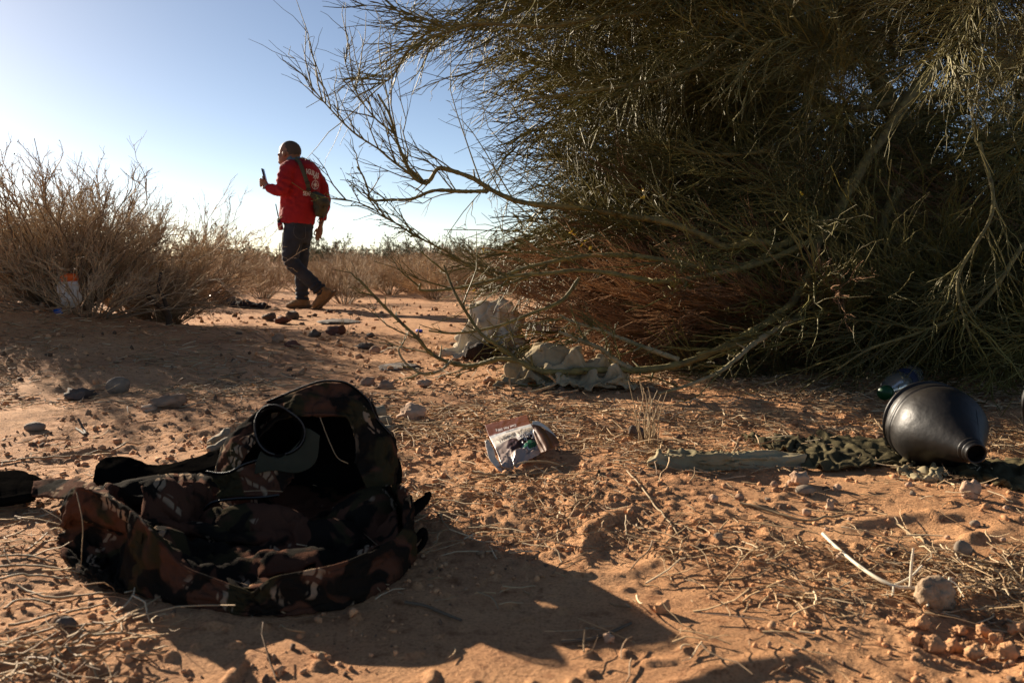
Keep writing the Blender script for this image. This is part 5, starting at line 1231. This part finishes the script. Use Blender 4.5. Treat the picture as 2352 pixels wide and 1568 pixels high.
# ------------------------------------------------------------------ black water jugs
M_JUG = mat("black_plastic_jug", (.017, .013, .0098), .45, .35, 7, dark=(.006, .0055, .005), bump=.0014, bscale=45, spec=.35)
def lathe(prof, axis0, axis1, n=72, dent=0):
    a0 = np.array(axis0, float); ax = unit(np.array(axis1, float) - a0); L = np.linalg.norm(np.array(axis1) - a0)
    s = unit(np.cross(ax, [0, 0, 1])); t = np.cross(s, ax); th = np.arange(n) * 2 * math.pi / n
    V = np.array([a0 + ax * (u * L) + r * (math.cos(q) * s + math.sin(q) * t) for u, r in prof for q in th])
    return V, grid_faces(len(prof), n, True)
def jug(base, neck, R, label, name="water_jug"):
    t = thing(name, label, "jug", (base[0], base[1], float(gh(base[0], base[1]))))
    pr = [(0.0, .001), (0.0, R * .80), (.012, R * .90), (.03, R * .975), (.05, R * 1.0), (.065, R * 1.0), (.08, R * .945), (.10, R * .95), (.12, R * .985), (.15, R * .995), (.19, R * .985), (.21, R * 1.012), (.23, R * 1.012), (.25, R * .985), (.29, R * .998), (.35, R * .998), (.42, R * .975), (.50, R * .905), (.6, R * .775), (.7, R * .61), (.79, R * .455), (.86, R * .335), (.90, R * .27)]
    pr = catmull(np.array([(u, r, 0) for u, r in pr]), 70)[:, :2]
    V, F = lathe(pr, base, neck, 80)
    c = np.array(base); ax = unit(np.array(neck) - c)
    q = V - c; h = q @ ax; rad = q - h[:, None] * ax; rl = np.linalg.norm(rad, axis=1, keepdims=True)
    dn = np.clip(fbm(V[:, 0] * 7, V[:, 1] * 7, V[:, 2] * 7 + 1, 8, 2), -1, 1); V = V - rad / (rl + 1e-9) * (dn * .006 * np.clip(rl[:, 0] / R, 0, 1))[:, None]
    # molded grip hollow on the under side
    up = V[:, 2] - (c[2]); hol = np.exp(-((h / np.linalg.norm(np.array(neck) - c) - .66) / .16) ** 2) * np.clip(-up / R, 0, 1) ** 1.5
    V[:, 2] += hol * R * .30
    link("jug_body", mk("jug_body", V, F, M_JUG), t)
    s1 = unit(np.cross(ax, [0, 0, 1])); L_ = np.linalg.norm(np.array(neck) - c)
    sm = np.array([c + ax * (u * L_) + (s1 * -math.cos(.9) + np.array([0, 0, 1]) * math.sin(.9)) * (r + .0004) for u, r in pr[12:]])
    V, F = tubes(sm[None], np.full((1, len(sm)), .0013), 5); link("mould_seam", mk("mould_seam", V, F, M_JUG), t)
    rn = R * .22
    nk = [(.885, rn * 1.05), (.90, rn * 1.25), (.912, rn * 1.25), (.918, rn * 1.02), (.935, rn * 1.0), (.940, rn * 1.1), (.955, rn * 1.1), (.96, rn), (.995, rn), (1.0, rn * .97), (1.0, rn * .86), (.97, rn * .84), (.90, rn * .84)]
    V, F = lathe(nk, base, neck, 48); n = link("neck", mk("neck", V, F, M_JUG, False), t)
    V, F = lathe([(.90, rn * .9), (.89, .001)], base, neck, 32); link("mouth_shadow_disc", mk("mouth_shadow_disc", V, F, M_LINING), n).name = "painted_mouth_shadow"  # black disc closing the neck, coloured to stand for the shade inside
    return t
R = .101
z0 = float(gh(1.03, 1.95))
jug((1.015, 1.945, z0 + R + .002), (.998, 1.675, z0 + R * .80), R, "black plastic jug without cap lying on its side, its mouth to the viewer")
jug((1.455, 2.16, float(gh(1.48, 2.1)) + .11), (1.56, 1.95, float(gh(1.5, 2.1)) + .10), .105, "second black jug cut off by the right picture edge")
# clear bottle with green cap
M_PET = bpy.data.materials.new("clear_bottle_plastic"); M_PET.use_nodes = True
b = M_PET.node_tree.nodes["Principled BSDF"]; b.inputs["Base Color"].default_value = (.75, .8, .85, 1); b.inputs["Transmission Weight"].default_value = .9; b.inputs["Roughness"].default_value = .12; b.inputs["IOR"].default_value = 1.2
def bottle(a, bb, R, label, capm, name="plastic_bottle"):
    t = thing(name, label, "bottle", (a[0], a[1], float(gh(a[0], a[1]))))
    pr = [(0, .001), (0, R * .8), (.03, R), (.2, R), (.23, R * .95), (.26, R), (.45, R), (.48, R * .95), (.51, R), (.62, R), (.75, R * .85), (.86, R * .45), (.9, R * .38), (.93, R * .38)]
    V, F = lathe(pr, a, bb, 40); o = link("bottle_body", mk("bottle_body", V, F, M_PET), t)
    V, F = lathe([(.27, R * 1.01), (.28, R * 1.02), (.45, R * 1.02), (.46, R * 1.01)], a, bb, 40); link("paper_band", mk("paper_band", V, F, mat("bottle_band", (.03, .04, .09), .5, .4, 60)), t)
    V, F = lathe([(.91, .001), (.91, R * .50), (1.0, R * .50), (1.0, .001)], a, bb, 30); link("cap", mk("cap", V, F, capm, False), t)
gb = G(2040, 930); gc = G(2085, 905)
bottle((gc[0] + .05, gc[1] + .08, float(gh(gc[0], gc[1])) + .055), (gb[0] - .03, gb[1] - .03, float(gh(gb[0], gb[1])) + .045), .045, "clear plastic bottle with green cap in the shade behind the black jug", mat("green_cap", (.004, .05, .014), .4))
# blue bottle cap on the path
g = G(963, 763); th = np.linspace(0, 2 * math.pi, 24, endpoint=False)
rc = .023; cv = [(rc * .75, .004), (rc, 0.0), (rc, .010), (rc * .9, .014), (rc * .3, .015), (.001, .015)]
V = np.array([[r * math.cos(q), r * math.sin(q), z] for r, z in cv for q in th]); link("bottle_cap", mk("bottle_cap", V, grid_faces(len(cv), 24, True), mat("blue_cap", (.01, .05, .65), .4)), None, (g[0], g[1], float(ground_z(g[:1], g[1:2])[0]) + .002), "bright blue plastic bottle cap on the sandy path", "bottle cap")

# ------------------------------------------------------------------ sugar packet
pk_g = G(1180, 1085)
packet = thing("sugar_packet", "torn brown and white sugar packet lying crumpled in the twigs", "packet", (pk_g[0], pk_g[1], float(gh(pk_g[0], pk_g[1]))))
A_, B_, C_, D_ = (1122, 1000, 1034), (1218, 972, 1018), (1243, 1041, 1066), (1159, 1089, 1089)
Pa, Pb, Pc, Pd = [H(*q) for q in (A_, B_, C_, D_)]
def fcurve(u, v):
    """front sheet: u along the text lines (0 left edge, 1 right fold), v from the top band (0) to the bottom edge (1)"""
    p = (Pa * (1 - u) + Pb * u) * (1 - v) + (Pd * (1 - u) + Pc * u) * v
    return p
nrmF = unit(np.cross(Pb - Pa, Pd - Pa)); 
if nrmF[1] > 0: nrmF = -nrmF
def fpt(u, v, off=0.0):
    u = np.asarray(u, float); v = np.asarray(v, float)
    p = ((Pa[None] * (1 - u)[:, None] + Pb[None] * u[:, None]) * (1 - v)[:, None] + (Pd[None] * (1 - u)[:, None] + Pc[None] * u[:, None]) * v[:, None])
    bul = .016 * np.sin(np.pi * np.clip(v, 0, 1)) ** .8 * (0.5 + .5 * np.sin(np.pi * np.clip(u, 0, 1)))
    wr = .006 * fold_noise(np.stack([u * .9, v * 1.6, u * 0 + .3], -1), 4.5, 31) * np.clip(v * 1.6 - .25, .1, 1) + .0035 * fold_noise(np.stack([u, v * 2, u * 0 + 1.3], -1), 9, 35) * np.clip(v * 2 - .9, 0.1, 1)
    return p + nrmF[None] * (bul + wr + off)[:, None]
def uvgrid(nu, nv): 
    u, v = np.meshgrid(np.linspace(0, 1, nu), np.linspace(-.28, 1, nv)); return u.ravel(), v.ravel()
u, v = uvgrid(70, 80); V = fpt(u, v)
tip = np.clip(-v / .28, 0, 1); V = V + np.array([0, .035, -.004])[None] * tip[:, None] + (Pb - Pa)[None] * (tip * .05 * (1 - 2 * np.abs(u - .5)))[:, None]
V = V - (Pb - Pa)[None] * 0
M_PK = bpy.data.materials.new("packet_print"); M_PK.use_nodes = True; nt = M_PK.node_tree; b = nt.nodes["Principled BSDF"]
b.inputs["Roughness"].default_value = .30; b.inputs["Specular IOR Level"].default_value = .35
at = nt.nodes.new("ShaderNodeAttribute"); at.attribute_name = "tint"; nt.links.new(at.outputs["Color"], b.inputs["Base Color"])
BR = np.array([.15, .045, .012, 1]); WH = np.array([.70, .62, .52, 1]); GR = np.array([.55, .54, .52, 1]); DB = np.array([.050, .022, .018, 1]); MU_ = np.array([.36, .27, .22, 1])
col = np.where((v < .06)[:, None], BR, np.where((v < .14 + .05 * u)[:, None], GR, np.where((v < .42)[:, None], WH, np.where(((v < .70) & (u > .22 + .9 * np.abs(v - .56)))[:, None], DB, MU_))))
front = link("front_sheet", mk("front_sheet", V, grid_faces(80, 70), M_PK, True, col), packet); md = front.modifiers.new("t", 'SOLIDIFY'); md.thickness = .0008; md.offset = 0
def pk_text(s, u0, u1, v0, v1, m, name):
    Vt, Ft = text_mesh(s); x0, x1 = Vt[:, 0].min(), Vt[:, 0].max(); y0, y1 = Vt[:, 1].min(), Vt[:, 1].max()
    uu = u1 + (u0 - u1) * (Vt[:, 0] - x0) / (x1 - x0); vv = v0 + (v1 - v0) * (Vt[:, 1] - y0) / (y1 - y0)      # upside down to the viewer
    Q = fpt(uu, vv, .0016); tp = np.clip(-vv / .28, 0, 1); Q = Q + np.array([0, .035, -.004])[None] * tp[:, None] + (Pb - Pa)[None] * (tp * .05 * (1 - 2 * np.abs(uu - .5)))[:, None]
    link(name, mk(name, Q, Ft, m, False), front)
MW = mat("print_white", (.66, .60, .56), .3); MDK = mat("print_dark", (.07, .05, .045), .4); MGL = mat("print_grey", (.30, .25, .20), .4)
pk_text("Cont. Net. 500 g", .18, .66, -.10, -.01, MW, "net_weight_text")
pk_text("AZUCAR MORENA", .10, .98, .235, .375, MGL, "product_text")
pk_text("PARA LA MESA", .36, .66, .10, .145, MDK, "small_text")
pk_text("Zulka", .50, 1.0, .44, .63, MW, "brand_text")
acc1, acc2 = Acc(), Acc()
for (cu, cv, ru, rv, rot) in [(.80, .70, .09, .045, -.1), (.66, .75, .08, .04, .1), (.78, .80, .09, .045, 0), (.92, .78, .08, .045, -.15)]:
    for ac, k, off in ((acc1, 1.22, .0014), (acc2, 1.0, .0022)):
        t = np.linspace(0, 2 * math.pi, 20, endpoint=False); a, c = ru * k * np.cos(t), rv * k * np.sin(t) * (1 - .4 * np.cos(t))
        q = fpt(np.concatenate([[cu], cu + a]), np.concatenate([[cv], cv + c + rot * a]), off)
        ac.add(q, [[0, 1 + i, 1 + (i + 1) % 20] for i in range(20)])
link("leaf_emblem", acc1.mesh("leaf_emblem", MW, False), front); link("leaf_emblem_green", acc2.mesh("leaf_emblem_green", mat("print_green", (.015, .12, .055), .35), False), front)
# brown inside flap at the right and the torn bright edge
M_INS = mat("packet_inside", (.20, .075, .022), .35, .4, 18, spec=.5)
R1 = HH([(1221, 973, 1052), (1250, 984, 1056), (1276, 1003, 1062)]); R2 = HH([(1228, 1000, 1058), (1255, 1010, 1066), (1284, 1017, 1066)]); R3 = HH([(1243, 1042, 1072), (1258, 1035, 1074), (1276, 1028, 1068)])
cloth("side_flap", patch([R1, R2, R3], 24, 24, .004, 24, 41, False), M_INS, packet, .0012)
E1 = HH([(1224, 966, 1050), (1236, 966, 1050), (1262, 985, 1056), (1279, 1005, 1062)]); E2 = HH([(1221, 974, 1053), (1240, 976, 1053), (1258, 991, 1058), (1277, 1009, 1063)])
cloth("torn_edge", patch([E1, E2], 24, 6, .002, 20, 42, False), mat("foil_edge", (.66, .57, .46), .4, spec=.4), packet, .001)
B1 = [p + np.array([0, .03, -.004]) for p in HH([(1121, 1012, 1063), (1140, 1050, 1080), (1159, 1089, 1089)])]; B2 = HH([(1113, 1012, 1066), (1128, 1055, 1082), (1157, 1090, 1090)])
cloth("back_sheet", patch([B1, B2], 20, 8, .003, 20, 43, False), mat("foil_edge", (.66, .57, .46), .4), packet, .001)

# ------------------------------------------------------------------ cloths
M_CREAM = mat("dirty_cream_cotton", (.62, .54, .40), .92, .3, 5, dark=(.33, .27, .19), bump=.0025, bscale=45, spec=.06)
M_SANDC = mat("dirty_sand_cotton", (.44, .35, .22), .92, .3, 5, dark=(.22, .17, .10), bump=.0025, bscale=45, spec=.06)
M_GCLOTH = mat("dark_green_cotton", (.12, .098, .050), .92, .3, 8, dark=(.05, .041, .022), bump=.0025, bscale=45, spec=.06)
M_OLIVEC = mat("faded_olive_cotton", (.36, .295, .18), .92, .3, 8, dark=(.17, .14, .08), bump=.0025, bscale=45, spec=.06)
# balled-up shirt
gB = G(1125, 800)
bund = thing("cloth_bundle", "balled-up dirty cream shirt lying on the sand at the tree's left edge", "cloth", (gB[0], gB[1], float(gh(gB[0], gB[1]))))
cb = H(1130, 742, 812)
cts = [ground_catcher(cb[0] - .6, cb[0] + .6, cb[1] - .6, cb[1] + .6), ball_catcher((cb[0], cb[1] + .06, cb[2] - .01), (.115, .10, .10)), ball_catcher((cb[0] - .065, cb[1] + .04, cb[2] + .05), (.055, .06, .06)), ball_catcher((cb[0] + .075, cb[1] + .05, cb[2] + .035), (.075, .07, .075))]
U, W = np.meshgrid(np.linspace(-1, 1, 54), np.linspace(-1, 1, 50))
simcloth("balled_cloth", settle(np.stack([cb[0] - .02 + U * .26 + .02 * np.sin(W * 8), cb[1] + .02 + W * .25, cb[2] + .15 + .03 * np.sin(U * 15 + W * 4) + .025 * np.sin(W * 17 - U * 5)], -1), cts, grow=.30, frames=40, bend=.03, jit=.0015, grav=1.2), M_CREAM, bund, .004, .84, wr=.0026, wf=11)
blobs("soil_lump", "dark crumbly lump of earth and roots under the cream cloth bundle", "earth", [(H(1100, 808, 826), (.07, .05, .035)), (H(1125, 805, 822), (.05, .05, .04))], mat("dark_humus", (.035, .022, .014), .95, .4, 60, bump=.006, bscale=90), .012, 22, 44, .006)
# sand coloured heap
heap = thing("cloth_heap", "dirty sand-coloured cloth heaped beneath the tree's lowest branch", "cloth", tuple(G(1310, 890)))
ch = H(1315, 880, 890); gz_ = float(gh(ch[0], ch[1]))
cts = [ground_catcher(ch[0] - .8, ch[0] + .8, ch[1] - .7, ch[1] + .8), ball_catcher((ch[0] - .075, ch[1] + .12, gz_ + .06), (.085, .075, .085)), ball_catcher((ch[0] + .12, ch[1] + .09, gz_ + .03), (.11, .06, .052)), ball_catcher((ch[0] - .17, ch[1] + .06, gz_ + .02), (.04, .04, .04))]
U, W = np.meshgrid(np.linspace(-1, 1, 56), np.linspace(-1, 1, 42))
simcloth("heaped_cloth", settle(np.stack([ch[0] + U * .215 + .02 * np.sin(W * 7), ch[1] + .085 + W * .15 + .012 * np.sin(U * 9), gz_ + .17 + .025 * np.sin(U * 14 + W * 4) + .02 * np.sin(W * 15 - U * 5) - .05 * U], -1), cts, grow=.28, frames=38, bend=.03, jit=.0015, grav=1.3), M_SANDC, heap, .004, wr=.0026, wf=11)
# dark green garment with pale waistband
garm = thing("dark_green_garment", "crumpled dark green garment with a pale waistband lying by the black jug", "clothing", tuple(G(1850, 1070)))
wb = [[(1492, 1040, 1066), (1530, 1035, 1064), (1600, 1040, 1066), (1680, 1042, 1068), (1760, 1042, 1068), (1850, 1040, 1064)], [(1486, 1050, 1078), (1530, 1044, 1078), (1600, 1048, 1080), (1680, 1050, 1080), (1760, 1048, 1076), (1850, 1046, 1072)], [(1488, 1066, 1082), (1530, 1064, 1083), (1600, 1066, 1083), (1680, 1064, 1082), (1760, 1060, 1078), (1850, 1060, 1078)], [(1496, 1080, 1080), (1530, 1084, 1084), (1600, 1084, 1084), (1680, 1082, 1082), (1760, 1080, 1080), (1850, 1080, 1080)]]
gw_ = patch([HH(r) for r in wb], 110, 40, .0045, 9, 131)
tv = np.linspace(0, 1, 40)[:, None]; tu = np.linspace(0, 1, 110)[None]
wn_ = grid_normals(gw_); fv = tv * 4.2 + .9 * vnoise(tu * 5 + tv * .5, tv * 1.5 + tu * 0, None, 3) + .4 * vnoise(tu * 17, tv * 3 + tu * 0, None, 4)
rg_ = (1 - np.abs(vnoise(tu * 4.0 + fv * 0, fv, None, 5))) ** 4
gw_ = gw_ + wn_ * np.where(wn_[..., 2:3] < 0, -1, 1) * (rg_ * .016 - .006)[..., None]
gw_[..., 2] += (.010 * vnoise(tu * 8, tv * 0 + .5 + tu * 0, None, 6)) * np.sin(np.pi * tv)
gw_[..., 2] = np.maximum(gw_[..., 2], gh(gw_[..., 0], gw_[..., 1]) + .003)
cloth("waistband", gw_, M_OLIVEC, garm, .003)
sl = [[(1704, 990, 1004), (1740, 984, 1008), (1780, 994, 1010), (1836, 990, 1012)], [(1706, 992, 1012), (1740, 996, 1022), (1780, 1004, 1026), (1836, 1006, 1030)], [(1712, 1006, 1012), (1745, 1020, 1028), (1785, 1034, 1040), (1832, 1042, 1046)]]
simcloth("sleeve", laid(sl, 24, 10, .10, 24, False, .002), M_GCLOTH, garm, .003)
gm = [[(1824, 1000, 1020), (1870, 985, 1014), (1900, 972, 1010), (1960, 984, 1012), (2020, 1000, 1020), (2090, 1022, 1038), (2120, 1040, 1050)], [(1834, 1030, 1056), (1880, 1012, 1054), (1920, 1012, 1054), (1975, 1022, 1056), (2030, 1034, 1060), (2090, 1044, 1066), (2126, 1056, 1070)], [(1844, 1084, 1084), (1892, 1084, 1084), (1932, 1082, 1082), (1988, 1081, 1081), (2034, 1078, 1078), (2090, 1080, 1080), (2130, 1084, 1084)]]
simcloth("body_cloth", laid(gm, 50, 26, .13, 32), M_GCLOTH, garm, .003)
tl = [[(2044, 1072, 1078), (2090, 1068, 1080), (2140, 1078, 1086), (2186, 1086, 1096)], [(2046, 1078, 1090), (2092, 1082, 1098), (2140, 1086, 1104), (2180, 1094, 1106)], [(2060, 1090, 1092), (2100, 1104, 1106), (2140, 1110, 1112), (2172, 1108, 1110)]]
simcloth("tail_flap", laid(tl, 26, 9, .08, 24, False, .002), M_OLIVEC, garm, .003)
tr = [[(2150, 1068, 1074), (2230, 1062, 1072), (2300, 1052, 1066), (2420, 1046, 1062)], [(2165, 1084, 1096), (2238, 1082, 1102), (2312, 1076, 1104), (2430, 1076, 1106)], [(2200, 1108, 1108), (2250, 1122, 1122), (2320, 1132, 1132), (2430, 1134, 1134)]]
simcloth("trouser_leg", laid(tr, 36, 18, .10, 30), M_GCLOTH, garm, .003)

# ------------------------------------------------------------------ rubbish further back
gq = G(510, 700)
bag2 = thing("black_sack", "stuffed glossy black sack lying on the path behind the walker", "bag", (gq[0], gq[1], float(gh(gq[0], gq[1]))))
s2 = gq[1] / FPX
fuse("sack_body", [((ICO[4][0] * np.array([27, 22, 17]) * s2) + H(508, 684, 700), ICO[4][1].tolist()), ((ICO[4][0] * np.array([12, 12, 10]) * s2) + H(530, 692, 700), ICO[4][1].tolist())], .008, mat("glossy_black", (.02, .022, .028), .35, .3, 12, spec=.5), 3, bag2, wrinkle(.012, 12, 51))
link("black_rag", fuse("black_rag", [loft_px([(535, 698, 704), (560, 701, 707), (590, 703, 709), (614, 705, 710)], .045, .03)], .008, mat("black_cloth", (.022, .018, .017), .9, .3, 10), 2, None, wrinkle(.022, 13, 52)), None, None, "black rag stretched on the sand right of the black sack", "cloth")
# plastic jug with orange cap inside the left shrub
gw = G(98, 742); gw[1] += .14; gw[0] -= .07; sw = gw[1] / FPX
pj = thing("plastic_container", "white plastic container with orange top caught among the left shrub's stems", "container", (gw[0], gw[1] + .25, float(gh(gw[0], gw[1] + .25))))
fuse("container_body", [((ICO[4][0] * np.array([.06, .05, .085])) + np.array([gw[0], gw[1] + .25, float(gh(gw[0], gw[1] + .25)) + .10]), ICO[4][1].tolist())], .006, mat("white_plastic", (.62, .58, .52), .5), 2, pj, wrinkle(.008, 14, 53))
fuse("orange_top", [((ICO[4][0] * np.array([.042, .04, .025])) + np.array([gw[0] + .01, gw[1] + .24, float(gh(gw[0], gw[1] + .25)) + .185]), ICO[4][1].tolist())], .005, mat("orange_plastic", (.75, .13, .02), .5), 2, pj, wrinkle(.006, 18, 54))
gk = P(122, 712, gw[1] + .1); V, F = slab([gk, gk + [.035, .01, .01], gk + [.05, .01, -.07], gk + [.02, 0, -.075]], [0, .012, .004]); link("blue_scrap", mk("blue_scrap", V, F, mat("blue_plastic", (.02, .08, .30), .5), False), None, None, "blue plastic scrap between the stems next to the white container", "scrap")
